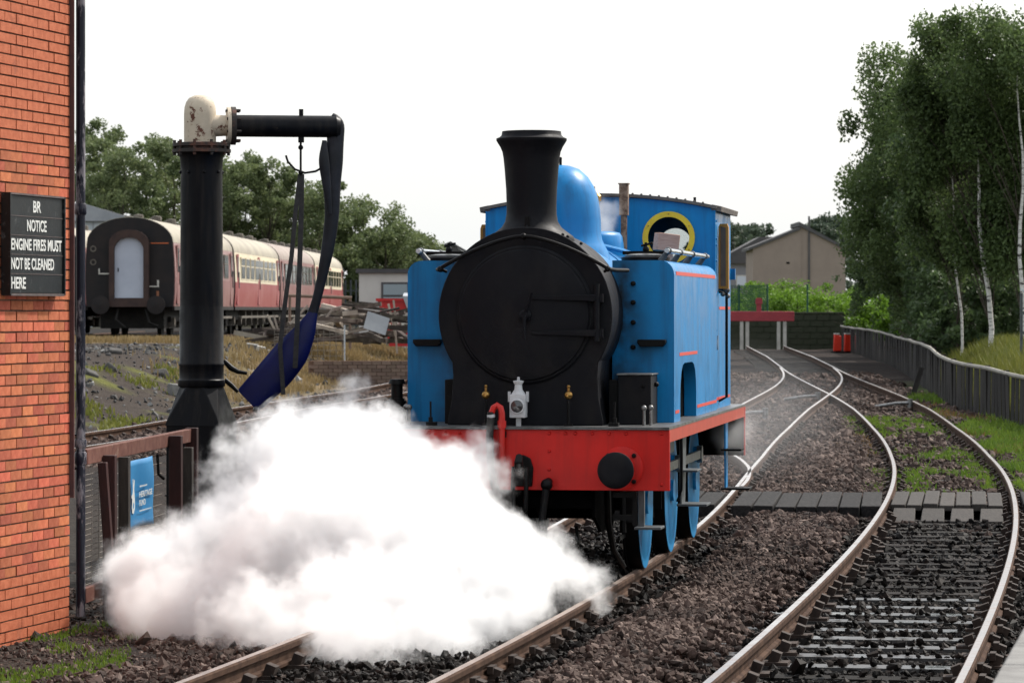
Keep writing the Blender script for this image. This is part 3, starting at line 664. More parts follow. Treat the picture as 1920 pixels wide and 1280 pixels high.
# ------------------------------------------------------------------ steam locomotive
LR = R(-8.45)
eng = empty('steam_locomotive', (.064, 29.98, 0), LR)
tag(eng, 'blue side-tank steam locomotive with black smokebox and red buffer beam', 'locomotive')
FPW = 1.29
MB().box(-1.235, 1.235, -.03, 7.4, FPW-.022, FPW).build('footplate', PLATE, eng)
for s in (-1, 1):
    MB().box(min(s*1.21, s*1.232), max(s*1.21, s*1.232), .05, 7.33, FPW-.125, FPW-.023).build('valance', VALR, eng)
rvm = MB(); rvm.lathe([(1e-6,-.014),(.008,-.013),(.0135,-.007),(.015,0)], (0,0,0), 'y', 12); RVT = rvm.mesh('rivet', RED)
for nm, y0, y1 in (('front_buffer_beam', 0, .04), ('rear_buffer_beam', 7.35, 7.39)):
    bb = MB().box(-1.235, 1.235, y0, y1, .77, FPW-.025).build(nm, RED, eng, bevel=.004)
    if y0 == 0:
        pass
        pts = [(u_, 1.235) for u_ in (-1.16,-1.03,-.9,-.76,-.62,-.5,.245,.38,.46,.6,.74,.88)] + [(.245, z) for z in (1.09,.94,.8)] + [(-.5, z) for z in (1.09,.94,.8)] + [(.9, .82), (-1.16, .82), (1.17, 1.235), (1.17, .82)]
        for (u_, z) in pts: link('rivet', RVT, None, bb, (u_, y0, z))
        MB().box(-.165, -.11, -.008, .0, 1.2, 1.25).build('bracket_plate', BLACKG, bb)
# buffers
for s in (-1, 1):
    bf = empty('buffer', (s*.84, 0, .952), 0, eng)
    b = MB(); b.lathe([(.18,0),(.18,-.02),(.165,-.026)], (0,0,0), 'y', 32); b.lathe([(.118,-.02),(.105,-.05),(.098,-.20),(.104,-.215)], (0,0,0), 'y', 28); b.build('buffer_housing', RED, bf)
    MB().lathe([(.055,-.18),(.055,-.38)], (0,0,0), 'y', 20).build('buffer_shank', STEEL, bf)
    MB().lathe([(.06,-.37),(.12,-.385),(.146,-.393),(.149,-.402),(.148,-.41),(.138,-.418),(.09,-.426),(.04,-.43),(1e-5,-.431)], (0,0,0), 'y', 40).build('buffer_head', BLACK, bf)
    for k in range(4):
        a = R(45+90*k); MB().lathe([(.02,-.026),(.02,-.045),(.012,-.05)], (.15*math.cos(a), 0, .15*math.sin(a)), 'y', 6).build('bolt', BLACKG, bf)
# coupling
cp = empty('coupling', (.03, 0, 0), 0, eng)
MB().prism([(-.075,.80),(.075,.80),(.085,.95),(.06,1.03),(0,1.06),(-.06,1.03),(-.085,.93)], 'y', -.03, 0).build('drawhook_plate', BLACKG, cp, bevel=.008)
b = MB(); b.tube([(0,0,.93),(0,-.16,.93),(0,-.24,.96),(0,-.27,1.01),(0,-.24,1.05),(0,-.2,1.04)], [.04,.04,.04,.036,.03,.018], 10); b.build('hook', BLACKG, cp)
b = MB(); b.tube([(-.05,-.2,.97),(-.055,-.22,.8),(-.05,-.22,.62),(0,-.22,.57),(.05,-.22,.62),(.055,-.22,.8),(.05,-.2,.97)], .019, 8)
b.tube([(-.045,-.2,.62),(-.05,-.17,.5),(0,-.16,.42),(.05,-.17,.5),(.045,-.2,.62)], .017, 8); b.build('shackle', BLACKG, cp)
# steam heat cock
b = MB(); b.cyl((.24,-.02,.84),(.24,-.14,.80),.035); b.cyl((.24,-.13,.82),(.20,-.16,.48),.032,.028); b.ball((.24,-.13,.82),.05); b.cyl((.20,-.16,.48),(.17,-.16,.28),.026); b.build('steam_heat_pipe', BLACKG, eng)
# vacuum pipe
vp = empty('vacuum_pipe', (-.2, -.06, 0), 0, eng)
path = [(.06,0,1.0),(.06,0,1.35)] + [(.02+.04*math.cos(R(a)), -.0, 1.40+.065*math.sin(R(a))) for a in (0,45,90,135)] + [(-.025,-.0,1.40)]
MB().tube(path, .026, 12).build('standpipe', HOSERED, vp)
b = MB(); b.cyl((.06,0,1.28),(.06,0,1.34),.036); b.cyl((.06,.03,1.0),(.06,.03,1.2),.02); b.build('pipe_union', HOSERED, vp)
MB().tube([(-.03,-.0,1.41),(-.033,-.005,1.32),(-.04,-.01,1.2),(-.03,-.01,1.0),(-.005,-.01,.82),(.04,-.01,.7)], [.031]*6, 12).build('hose', RUBBER, vp)
MB().cyl((-.028,0,1.365),(-.031,-.002,1.39),.034).build('hose_clip', WHITE, vp)
# lamp irons with brass knobs
for u_ in (-.305, .383):
    k = empty('oil_lubricator', (u_, .15, FPW), 0, eng)
    MB().cyl((0,0,0),(0,0,.21),.012).build('stand', BLACKG, k)
    b = MB(); b.ball((0,0,.255),.036,14); b.cyl((0,0,.285),(0,0,.315),.011); b.ball((0,0,.325),.015,8); b.build('brass_bulb', BRASS, k)
    MB().box(-.035,.035,-.02,.02,.0,.02).build('foot', BLACKG, k)
# smokebox
sb_poly = arc(0, 2.205, .712, -32.5, 212.5, 56) + [(-.592,1.72),(-.60,1.55),(-.625,1.36),(-.64,FPW+.001),(.64,FPW+.001),(.625,1.36),(.60,1.55),(.592,1.72)]
sb = MB().prism(sb_poly, 'y', .33, 1.35).build('smokebox', BLACK, eng, smooth=25)
fp_poly = arc(0, 2.205, .728, -33, 213, 56) + [(-.605,1.70),(-.615,1.5),(-.65,1.33),(-.65,FPW+.001),(.65,FPW+.001),(.65,1.33),(.615,1.5),(.605,1.70)]
MB().prism(fp_poly, 'y', .30, .335).build('smokebox_front', BLACK, sb, smooth=25, bevel=.008)
MB().lathe([(.575,.302),(.575,.285),(.56,.27),(.545,.268)], (0,0,2.205), 'y', 64).build('door_ring', BLACK, sb)
MB().lathe([(.545,.30),(.545,.255),(.535,.243),(.45,.225),(.3,.208),(.15,.199),(1e-5,.197)], (0,0,2.205), 'y', 64).build('smokebox_door', BLACK, sb)
for z in (2.345, 2.055):
    MB().prism([(.07,z-.014),(.60,z-.028),(.60,z+.028),(.07,z+.014)], 'y', .19, .222).build('hinge_strap', BLACK, sb, bevel=.004)
b = MB(); b.cyl((.605,.225,1.99),(.605,.225,2.46),.026); b.box(.585,.66,.22,.3,2.02,2.09); b.box(.585,.66,.22,.3,2.31,2.38); b.build('hinge_post', BLACK, sb)
b = MB(); b.lathe([(.05,.2),(.05,.15),(.03,.13),(.03,.10)], (.02,0,2.2), 'y', 16); b.build('door_hub', BLACK, sb)
MB().tube([(.02,.13,2.2),(.05,.11,2.28),(.085,.10,2.39)], [.018,.013,.011], 8).build('door_handle', BLACK, sb)
MB().tube([(.02,.10,2.2),(.025,.09,2.1),(.03,.08,2.0)], [.018,.013,.011], 8).build('door_handle', BLACK, sb)
hp = [(-.79,.62,2.585),(-.72,.40,2.575),(-.705,.22,2.585)] + [(u_, .21, 2.855-.50*abs(u_)**1.55*.92) for u_ in np.linspace(-.66,.66,23)] + [(.705,.22,2.585),(.74,.40,2.575),(.82,.62,2.575)]
MB().tube(hp, .0165, 10).build('smokebox_handrail', BLACKG, sb)
for u_, v_, z in ((-.70,.22,2.585),(0,.21,2.855),(.70,.22,2.585)):
    b = MB(); b.ball((u_,v_,z),.026,10); b.cyl((u_,v_,z),(u_*.95,.31,z-.02),.013); b.build('handrail_knob', BLACKG, sb)
# chimney
pr = [(.35,2.72),(.362,2.83),(.352,2.862),(.305,2.895),(.252,2.937),(.222,2.985),(.211,3.05),(.210,3.14),(.214,3.26),(.226,3.42),(.236,3.52),(.245,3.57),(.262,3.61),(.284,3.645),(.296,3.665),(.296,3.682),(.268,3.694),(.252,3.71),(.247,3.742),(.225,3.745),(.205,3.7),(.195,3.3)]
ch = MB().lathe(pr, (0,.68,0), 'z', 56).build('chimney', BLACK, eng, smooth=40)
for u_, v_ in ((-.33,.5),(.33,.5),(.42,.68),(.30,.42),(0,.42)): MB().ball((u_, v_, 2.205+math.sqrt(.725**2-u_*u_)+.006), .014, 8).build('rivet', BLACK, ch)
MB().box(-.02,.02,.42,.45,2.92,3.02).build('lamp_iron', BLACKG, ch)
# boiler, dome, casing
bo = MB().lathe([(.655,1.35),(.655,5.36)], (0,0,2.205), 'y', 64).build('boiler', BLUE, eng)
for v_ in (1.9, 3.15, 4.4): MB().lathe([(.656,v_-.03),(.664,v_-.028),(.664,v_+.028),(.656,v_+.03)], (0,0,2.205), 'y', 64).build('boiler_band', BLUE, bo)
MB().lathe([(.45,2.66),(.425,2.76),(.392,2.82),(.370,2.87),(.360,2.93),(.358,3.05),(.350,3.15),(.331,3.25),(.297,3.34),(.243,3.425),(.165,3.495),(.08,3.525),(1e-5,3.532)], (0,2.5,0), 'z', 56).build('dome', BLUE, eng, smooth=50)
b = MB(); b.cyl((0,2.5,3.52),(0,2.5,3.59),.012); b.ball((0,2.5,3.59),.014,8); b.build('dome_pin', BLACKG, eng)
MB().lathe([(.34,2.72),(.325,2.85),(.315,2.92),(.29,2.955),(.24,2.965),(1e-5,2.968)], (.09,3.75,0), 'z', 40).build('valve_casing', BLUE, eng, smooth=50)
MB().tube([(.1,2.9,2.875),(.45,3.6,2.78),(.6,4.6,2.70),(.62,5.3,2.70)], .022, 8).build('boiler_pipe', BLUE, eng)
b = MB(); b.obox((.262,5.1,3.30), (.085,.085,.30)); b.obox((.262,5.1,3.452), (.10,.10,.012)); b.cyl((.262,5.1,2.8),(.262,5.1,3.2),.03); b.build('whistle_pipe', RUSTY, eng)
b = MB(); b.cyl((.02,4.9,2.85),(.02,4.9,3.28),.035); b.cyl((-.1,4.9,2.85),(-.1,4.9,3.34),.035); b.lathe([(.05,3.28),(.05,3.33),(.02,3.36)], (.02,4.9,0)); b.cyl((.0,4.9,3.3),(.0,4.9,3.42),.008); b.build('safety_valves', BRASS, eng)
# side tanks
def tank(s):
    t = empty('side_tank', (0,0,0), 0, eng)
    q = lambda u_: s*u_
    arch = [(1.72,FPW+.001),(1.72,1.52),(1.75,1.62),(1.82,1.71),(1.93,1.765),(2.1,1.785),(2.75,1.785),(2.92,1.765),(3.04,1.71),(3.11,1.62),(3.135,1.52),(3.135,FPW+.001)]
    poly = [(1.2,FPW+.001)] + arch + [(5.15,FPW+.001),(5.15,2.547),(1.2,2.547)]
    b = MB(); b.prism(poly, 'x', q(.62), q(1.148))
    top = [(q(.62),2.547),(q(1.148),2.547)] + [(q(1.028+.12*math.cos(R(a))), 2.547+.12*math.sin(R(a))) for a in (15,30,45,60,75,90)] + [(q(.62),2.667)]
    b.prism(top, 'y', 1.2, 5.15)
    b.build('tank_body', BLUET, t, smooth=30)
    MB().prism([(v_, z) for v_, z in arch], 'x', q(1.0), q(1.04)).build('arch_backing', VOID, t)  # black sheet standing in for the dark inside of the arch
    def ln(v0, v1, z, h=.028): MB().box(min(q(1.146),q(1.1505)), max(q(1.146),q(1.1505)), v0, v1, z, z+h).build('lining', REDLINE, t)
    ln(1.36, 4.97, 2.556-.014, .032); ln(1.64, 3.22, 1.85); ln(3.22, 5.13, 1.362); ln(1.3, 1.62, 1.362)
    # front step ledge
    b = MB(); pp = [(q(.845),1.995),(q(1.085),1.995),(q(1.085),1.965),(q(1.06),1.935),(q(.87),1.935),(q(.845),1.965)]; b.prism(pp, 'y', 1.09, 1.199); b.build('front_ledge', BLACKG, t, bevel=.005)
    # handrail pipe on the tank top with brackets
    rl = MB().tube([(q(1.075),1.30,2.752),(q(1.075),5.0,2.752)], .021, 12).build('tank_rail', BRIGHT, t)
    for v_ in (1.42, 2.4, 3.5, 4.7):
        b = MB(); b.lathe([(.028,v_-.03),(.031,v_-.02),(.031,v_+.02),(.028,v_+.03)], (q(1.075),0,2.752), 'y', 12); b.cyl((q(1.075),v_,2.75),(q(1.01),v_,2.662),.02,.03,8); b.build('rail_bracket', GREYST, rl)
    # filler lid
    fl = empty('filler', (q(.86),1.62,2.667), 0, t)
    b = MB(); b.lathe([(.21,.0),(.21,.03),(.19,.034)], (0,0,0), 'z', 28); b.build('filler_ring', BLACKG, fl)
    b = MB(); b.lathe([(.185,.03),(.185,.05),(.12,.062),(1e-5,.066)], (0,0,0), 'z', 28); b.build('filler_lid', PLATE, fl)
    b = MB(); b.box(-.2,.2,-.02,.02,.055,.085); b.cyl((.0,0,.08),(.0,0,.16),.012); b.cyl((-.04,0,.13),(.06,0,.155),.01); b.ball((0,0,.1),.03,8); b.build('lid_clamp', BLACKG, fl)
    # bolts down the smokebox joint
    for z in (2.47, 2.31, 2.14, 1.93): MB().lathe([(.022,1.2),(.022,1.17),(.012,1.16)], (q(.80),0,z), 'y', 8).build('bolt', BLACKG, t)
    # sand box in front of the tank
    sbx = empty('sand_box', (0,0,0), 0, t)
    if s > 0:
        MB().box(.736, 1.014, .62, 1.12, FPW, 1.70).build('box_body', BLACK, sbx, bevel=.006)
        MB().box(.726, 1.024, .61, 1.13, 1.70, 1.714).build('box_lid', PLATE, sbx, bevel=.004)
        for p_ in ((1.03,.9,1.62,.022),(.95,.61,1.61,.013)): MB().ball(p_[:3], p_[3], 8).build('box_catch', BLACKG, sbx)
    b = MB(); b.box(min(q(.655),q(.735)), max(q(.655),q(.735)), .66, 1.1, FPW, 1.66); b.build('box_extension', BLACKG, sbx, bevel=.005)
    for du, dv in ((.985,.36),(1.03,.46)):
        b = MB(); b.cyl((q(du),dv,FPW),(q(du),dv,FPW+.13),.014,.012,8); b.ball((q(du),dv,FPW+.145),.024,12); b.build('ball_lever', STEEL, t)
    b = MB(); b.box(min(q(.72),q(.80)), max(q(.72),q(.80)), .10, .2, FPW, FPW+.03); b.cyl((q(.765),.14,FPW),(q(.767),.14,FPW+.2),.008); b.cyl((q(.765),.14,FPW),(q(.767),.14,FPW+.07),.018); b.build('coupling_lamp_iron', BLACKG, t)
    return t
tank(1); tank(-1)
b = MB(); b.cyl((-1.165,.78,FPW),(-1.165,.78,1.50),.065,.065,16); b.cyl((-1.165,.78,1.50),(-1.165,.78,1.62),.05,.05,16); b.cyl((-1.165,.78,1.62),(-1.165,.78,1.66),.075,.06,16); b.cyl((-1.165,.78,1.44),(-1.165,.78,1.48),.078,.078,16); b.build('air_pump', BLACKG, eng)
# cab
cab = empty('cab', (0,0,0), 0, eng)
def roofz(u_): return 3.335 - .118*(u_/1.1)**2
fw = [(-1.11,FPW+.001),(1.11,FPW+.001)] + [(u_, roofz(u_)) for u_ in np.linspace(1.11,-1.11,15)]
MB().prism(fw, 'y', 5.35, 5.37, holes=[circ(.667,2.94,.205), circ(-.667,2.94,.205)]).build('front_plate', BLUE, cab, smooth=20)
MB().prism([(-1.09,FPW+.001),(1.09,FPW+.001)] + [(u_, roofz(u_)) for u_ in np.linspace(1.09,-1.09,15)], 'y', 7.08, 7.10, holes=[circ(.55,2.90,.17), circ(-.55,2.90,.17)]).build('rear_plate', BLUE, cab, smooth=20)
for s in (-1, 1):
    wn = empty('spectacle_window', (s*.667, 5.35, 2.94), 0, cab)
    MB().prism(circ(0,0,.253,40), 'y', -.022, -.001, holes=[circ(0,0,.200,40)]).build('ring', YELLOW, wn, smooth=30)
    MB().lathe([(1e-5,0),(.203,0)], (0,.008,0), 'y', 40).build('pane', GLASS, wn)
    for k in range(6): a = R(30+60*k); MB().lathe([(.008,-.022),(.006,-.027)], (.227*math.cos(a),0,.227*math.sin(a)), 'y', 6).build('screw', BRASS, wn)
    # side sheets with door opening
    sp = [(5.372,FPW+.001),(7.078,FPW+.001),(7.078,3.2),(5.372,3.2)]
    hole = [(5.72,2.42),(6.72,2.42),(6.72,2.95),(6.65,3.04),(5.79,3.04),(5.72,2.95)]
    MB().prism(sp, 'x', s*1.09, s*1.11, holes=[hole]).build('side_sheet', BLUE, cab)
    MB().box(min(s*1.106,s*1.118), max(s*1.106,s*1.118), 5.34, 5.46, FPW, 3.2).build('corner_angle', BLUE, cab)
    for v_, z in ((5.40,3.1),(5.40,2.93),(5.40,2.87),(5.40,2.72),(5.40,2.4),(5.40,2.05)): MB().ball((s*1.12,v_,z),.012,8).build('rivet', BLUE, cab)
    MB().box(min(s*1.109,s*1.1135), max(s*1.109,s*1.1135), 5.47, 7.0, 1.372, 1.40).build('lining', REDLINE, cab)
    MB().box(min(s*1.109,s*1.1135), max(s*1.109,s*1.1135), 5.8, 7.0, 2.25, 2.278).build('lining', REDLINE, cab)
    MB().box(min(s*1.117,s*1.122), max(s*1.117,s*1.122), 5.345, 5.455, 2.40, 2.425).build('lining', REDLINE, cab)
    MB().tube([(s*1.11,5.80,2.42),(s*1.185,5.80,2.42),(s*1.185,5.80,1.40),(s*1.11,5.80,1.36)], .014, 8).build('door_handrail', BLACKG, cab)
    b = MB(); b.ball((s*1.185,5.80,2.44),.034,10); b.ball((s*1.15,5.78,2.40),.026,8); b.ball((s*1.2,5.8,2.38),.022,8); b.build('handrail_boss', STEEL, cab)
    b = MB(); b.prism(circ(5.42,1.935,.05,16), 'x', s*1.118, s*1.126); b.box(min(s*1.118,s*1.14), max(s*1.118,s*1.14), 5.405, 5.435, 1.86, 2.0); b.build('grab_handle', BRIGHT, cab)
    b = MB(); b.box(min(s*1.04,s*1.155), max(s*1.04,s*1.155), 7.10, 7.16, 2.55, 2.66); b.build('rear_bracket', BLUE, cab)
    # wooden framed draught screen hinged outside the opening
    ds = empty('draught_screen', (s*1.118, 5.66, 0), R(-8)*s, cab)
    fr = [(0,2.45),(.1*s,2.45),(.1*s,3.04),(.085*s,3.08),(.015*s,3.08),(0,3.05)]
    MB().prism(fr, 'y', 0, .03, holes=[[(.016*s,2.475),(.072*s,2.475),(.072*s,3.04),(.016*s,3.055)]]).build('screen_frame', WOODY, ds)
    MB().prism([(.016*s,2.475),(.072*s,2.475),(.072*s,3.04),(.016*s,3.055)], 'y', .012, .018).build('screen_pane', SCREENP, ds)
rf = [(u_, roofz(u_)+.004) for u_ in np.linspace(-1.135,1.135,21)] + [(u_, roofz(u_)+.034) for u_ in np.linspace(1.135,-1.135,21)]
ro = MB().prism(rf, 'y', 5.31, 7.2).build('roof', ROOFB, cab, smooth=20)
for s in (-1, 1):
    MB().obox((s*1.125,6.27,roofz(1.13)+.012), (.10,1.86,.055), (0, s*.2, 0)).build('gutter', ROOFB, cab, bevel=.006)
for u_ in np.linspace(.32, 1.0, 9): MB().ball((u_, 5.32, roofz(u_)+.036), .012, 6).build('roof_bolt', ROOFB, ro)
MB().cyl((.92,5.33,roofz(.92)+.03),(.92,5.33,roofz(.92)+.075),.013).build('lamp_peg', BLACKG, ro)
MB().box(-1.08, 1.08, 5.38, 7.07, FPW+.002, 1.40).build('cab_floor', CABIN, cab)
MB().box(-.66, .66, 5.38, 5.75, 1.41, 2.62).build('backhead', CABIN, cab, bevel=.05)
b = MB(); b.cyl((.3,5.80,2.75),(.95,5.72,2.72),.03); b.cyl((.55,5.75,2.7),(.85,5.6,2.62),.025); b.ball((.95,5.72,2.72),.045); b.build('regulator_handle', BLACKG, cab)
b = MB(); b.box(-1.07,1.07,6.85,7.05,1.41,2.1); b.build('coal_bunker', CABIN, cab)
# block of wood lies on the tank
wb = tag(empty('wooden_block', (0,0,0)), 'pale sawn block of wood lying on the tank top before the yellow-ringed window', 'wood block')
M_e = Matrix.Translation((.064,29.98,0)) @ Matrix.Rotation(LR, 4, 'Z')
p_ = M_e @ Vector((.755, 4.3, 2.668)); wb.location = p_; wb.rotation_euler = (0, 0, LR+.35)
MB().obox((0,0,.205), (.21,.17,.165), (.0,.12,.0)).build('sawn_block', BLOCKW, wb, bevel=.006)
MB().box(-.06,.05,-.05,.05,0,.135).build('wedge', BLOCKW, wb)
# frames and motion
for s in (-1, 1):
    MB().prism([(.06,.55),(.5,.40),(1.3,.40),(1.5,.62),(2.4,.62),(2.6,.40),(3.5,.40),(3.7,.62),(4.5,.62),(4.7,.42),(5.7,.42),(5.9,.62),(6.6,.62),(6.8,.45),(7.3,.5),(7.3,1.25),(.06,1.25)], 'x', s*.59, s*.615).build('main_frame', VOID, eng)
MB().box(-.58,.58,.7,1.35,.50,1.2).build('cylinder_block', VOID, eng)
MB().box(-.588,.588,.05,.12,.62,1.26).build('frame_stretcher', VOID, eng)
MB().box(-1.222,1.222,7.325,7.347,.772,FPW-.026).build('beam_dark_sheet', VOID, eng)  # black sheet added over the rear beam's lit inner face to darken it
b = MB(); b.box(-.55,.55,4.9,6.5,.5,1.2); b.build('ash_pan', VOID, eng)
WR = .575
def wheel(s, v_):
    wl = empty('wheel', (s*.755, v_, WR), 0, eng)
    t = MB(); pr = [(WR-.07,-.06),(WR-.005,-.065),(WR,-.06),(WR+.002,.055),(WR+.03,.06),(WR+.028,.075),(WR-.07,.075)]
    pr = [(r_, -h*s) for r_, h in pr] + [(WR-.07, .06*s)]
    t.lathe(pr, (0,0,0), 'x', 56); t.build('tyre', BLACKG, wl)
    MB().lathe([(WR-.068,.066*s),(WR-.004,.068*s),(WR-.002,.064*s),(WR-.068,.0615*s),(WR-.068,.066*s)], (0,0,0), 'x', 56).build('tyre_face', BLUEW, wl)
    b = MB(); b.lathe([(WR-.125,.04*s),(WR-.125,.035*s),(WR-.066,.05*s),(WR-.066,-.05*s),(WR-.125,-.045*s),(WR-.125,.04*s)], (0,0,0), 'x', 56); b.build('rim', BLUEW, wl)
    b = MB(); b.lathe([(.05,.10*s),(.10,.095*s),(.105,-.06*s),(.05,-.07*s)], (0,0,0), 'x', 24); b.cyl((.0,0,.25),(.10*s,0,.25),.08,.075,20); b.obox((.02*s,0,.13),(.08,.16,.22)); b.build('hub', BLUEW, wl)
    for k in range(12):
        a = 2*math.pi*(k+.5)/12
        b = MB(); b.tube([(0, .09*math.sin(a), .09*math.cos(a)), (0, (WR-.11)*math.sin(a), (WR-.11)*math.cos(a))], [.032,.024], 8, flat=.8, up=(1,0,0)); b.build('spoke', BLUEW, wl)
    # balance weight: a crescent opposite the crank
    pts = arc(0, 0, WR-.12, 225, 315, 14) + [((WR-.27)*math.cos(R(a)), (WR-.27)*math.sin(R(a))) for a in np.linspace(305, 235, 8)]
    MB().prism(pts, 'x', -.035*s, .042*s).build('balance_weight', BLUEW, wl)
for v_ in (1.95, 4.1, 6.25):
    for s in (-1, 1): wheel(s, v_)
    MB().cyl((-.7,v_,WR),(.7,v_,WR),.075,.075,16).build('axle', BLACKG, eng)
for s in (-1, 1):
    for (a, c) in ((1.95,4.1),(4.1,6.25)):
        b = MB(); b.box(min(s*.862,s*.895), max(s*.862,s*.895), a, c, WR+.25-.04, WR+.25+.04); b.lathe([(.075,.86*s),(.075,.90*s)], (0,a,WR+.25), 'x', 16); b.build('coupling_rod', STEEL, eng)
    b = MB(); b.lathe([(.085,.855*s),(.085,.905*s)], (0,6.25,WR+.25), 'x', 16); b.build('rod_end', STEEL, eng)
    # brake hangers, guard irons, steps
    for v_ in (1.28, 3.45, 5.6):
        b = MB(); b.tube([(s*.70,v_,1.1),(s*.70,v_,.62),(s*.70,v_+.02,.35)], [.02,.025,.03], 8); b.obox((s*.75,v_+.07,.58),(.09,.07,.30)); b.build('brake_hanger', BLACKG, eng)
    b = MB(); b.box(min(s*.69,s*.71), max(s*.69,s*.71), 1.0, 6.2, .30, .335); b.build('brake_rod', BLACKG, eng)
    b = MB(); b.tube([(s*.68,.35,.78),(s*.68,.42,.5),(s*.70,.6,.25),(s*.76,.85,.09)], [.03,.03,.026,.022], 8); b.build('guard_iron', BLACKG, eng)
    st = empty('front_step', (0,0,0), 0, eng)
    b = MB(); b.box(min(s*.905,s*.945), max(s*.905,s*.945), .22, .28, .47, 1.26); b.box(min(s*.74,s*.905), max(s*.74,s*.905), .23, .27, .70, .745); b.box(min(s*.74,s*.905), max(s*.74,s*.905), .23, .27, .515, .56); b.build('step_frame', BLACKG, st)
    MB().box(min(s*.95,s*1.0), max(s*.95,s*1.0), .24, .30, .46, 1.26).build('step_hanger', GREYST, st)
    MB().box(min(s*.93,s*1.15), max(s*.93,s*1.15), .12, .42, .445, .465).build('step_tread', GREYST, st, bevel=.003)
    st = empty('middle_step', (0,0,0), 0, eng)
    b = MB(); b.prism([(1.62,1.26),(2.14,1.26),(2.02,.56),(1.72,.56)], 'x', s*1.145, s*1.16); b.build('step_plate', GREYST, st)
    MB().box(min(s*1.12,s*1.38), max(s*1.12,s*1.38), 1.68, 2.06, .555, .575).build('step_tread', GREYST, st, bevel=.003)
    MB().box(min(s*1.12,s*1.30), max(s*1.12,s*1.30), 1.68, 2.06, .85, .868).build('step_tread', GREYST, st, bevel=.003)
    b = MB(); b.tube([(s*1.17,1.6,1.2),(s*1.175,1.58,.95),(s*1.17,1.6,.7),(s*1.13,1.62,.60)], .012, 6); b.build('sand_pipe', BLACKG, st)
    st = empty('cab_step', (0,0,0), 0, eng)
    MB().prism([(5.9,1.26),(6.2,1.26),(6.14,.5),(5.96,.5)], 'x', s*1.15, s*1.165).build('step_plate', BLUE, st)
    b = MB(); b.box(min(s*1.12,s*1.40), max(s*1.12,s*1.40), 5.9, 6.2, .49, .51); b.build('step_tread', BLACKG, st)
    b = MB(); b.box(min(s*1.12,s*1.32), max(s*1.12,s*1.32), 5.9, 6.2, .87, .89); b.build('step_tread', BLACKG, st)
b = MB(); b.tube([(.1,.3,.62),(.2,.4,.3),(.35,.5,.22),(.42,.5,.3),(.40,.5,.45)], .014, 8); b.tube([(-.3,.25,.7),(-.25,.2,.35),(.1,.2,.24)], .016, 8); b.build('drain_cock_pipes', BLACKG, eng)
b = MB(); b.box(.64,.9,3.0,3.6,.95,1.2); b.build('spring_hanger', GREYST, eng)

# white oil lamp on the footplate (lifts off)
lp = tag(empty('head_lamp', M_e @ Vector((-.026, .10, FPW))), 'white oil head lamp with round dark lens on the engine footplate', 'lamp'); lp.rotation_euler = (0, 0, LR)
MB().box(-.066,.066,-.06,.06,.07,.262).build('lamp_body', WHITE, lp, bevel=.006)
b = MB(); b.lathe([(.062,.262),(.034,.30),(.030,.34),(.045,.365),(.045,.372),(.012,.378),(.012,.40),(.007,.405)], (0,0,0), 'z', 20); b.build('lamp_chimney', WHITE, lp)
MB().lathe([(.062,-.06),(.062,-.085),(.056,-.09)], (0,0,.165), 'y', 28).build('lens_rim', WHITE, lp)
MB().lathe([(.055,-.088),(.035,-.099),(1e-5,-.103)], (0,0,.165), 'y', 28).build('lens', LENS, lp)
b = MB(); b.box(-.085,-.066,-.02,.02,.2,.285); b.box(.066,.085,-.02,.02,.2,.285); b.box(-.02,.02,.0,.02,0,.08); b.build('lamp_bracket', WHITE, lp)

# ------------------------------------------------------------------ brick building
def text_mesh(txt, width, height, extrude=.004, offset=.0, bold=0.02):
    c = bpy.data.curves.new('t', 'FONT'); c.body = txt; c.size = 1; c.extrude = .02; c.offset = bold
    o = bpy.data.objects.new('t', c); COL.objects.link(o); dg = bpy.context.evaluated_depsgraph_get()
    me = bpy.data.meshes.new_from_object(o.evaluated_get(dg)); bpy.data.objects.remove(o); bpy.data.curves.remove(c)
    n_ = len(me.vertices); V = np.zeros(n_*3, np.float32); me.vertices.foreach_get('co', V); V = V.reshape(-1, 3)
    mn = V.min(0); mx = V.max(0); V = V - (mn+mx)/2
    V[:,0] *= width/(mx[0]-mn[0]); V[:,1] *= height/(mx[1]-mn[1]); V[:,2] *= extrude/(mx[2]-mn[2])
    me.vertices.foreach_set('co', V.ravel()); me.update(); return me
WROT = R(-12.52)
bld = empty('brick_building', (-3.41, 28.15, -.35), WROT)
tag(bld, 'red brick building corner with a black notice and a downpipe', 'building')
BH = 6.0
MB().box(-5, -.012, -7.5, -.008, 0, BH).build('wall_core', MORTAR, bld)
MB().box(-5.05, .05, -7.55, .03, BH, BH+.12).build('coping', CONC, bld)
CH_, PL = .0785, .2345
bm_ = MB().box(-.09, 0, -.1125, .1125, .0, .0655); BRM = bm_.mesh('brick', BRICK, 0)
bm2 = MB().box(-.09, 0, -.052, .052, .0, .0655); BRH = bm2.mesh('brick', BRICK, 0)
cand = []
for r_ in range(int(BH/CH_)):
    z = r_*CH_ + .006; k = 0; y = -.003
    while y > -7.4:
        ln = .1125 if (k == 0 and r_ % 2) else .2345
        yc = y - ln/2; cand.append((yc, z, ln < .2)); y -= ln; k += 1
vis = [c for c in cand if c[0] > -1.72 and .2 < c[1] < 5.05]
vis.sort(key=lambda c: abs(c[1]-2.2)); ind = set(vis[:300])
rest = MB()
for c in cand:
    dx = random.uniform(-.003, .004)
    if c in ind:
        o = link('brick', BRH if c[2] else BRM, None, bld, (dx, c[0]+random.uniform(-.002,.002), c[1]+random.uniform(-.0015,.0015)), (0, random.uniform(-.008,.008), random.uniform(-.012,.012)))
    else:
        hw = .052 if c[2] else .1125; rest.box(-.09+dx, dx, c[0]-hw, c[0]+hw, c[1], c[1]+.0655)
o = rest.build('brick_courses', BRICK, bld, smooth=0); tag(o, kind='stuff')
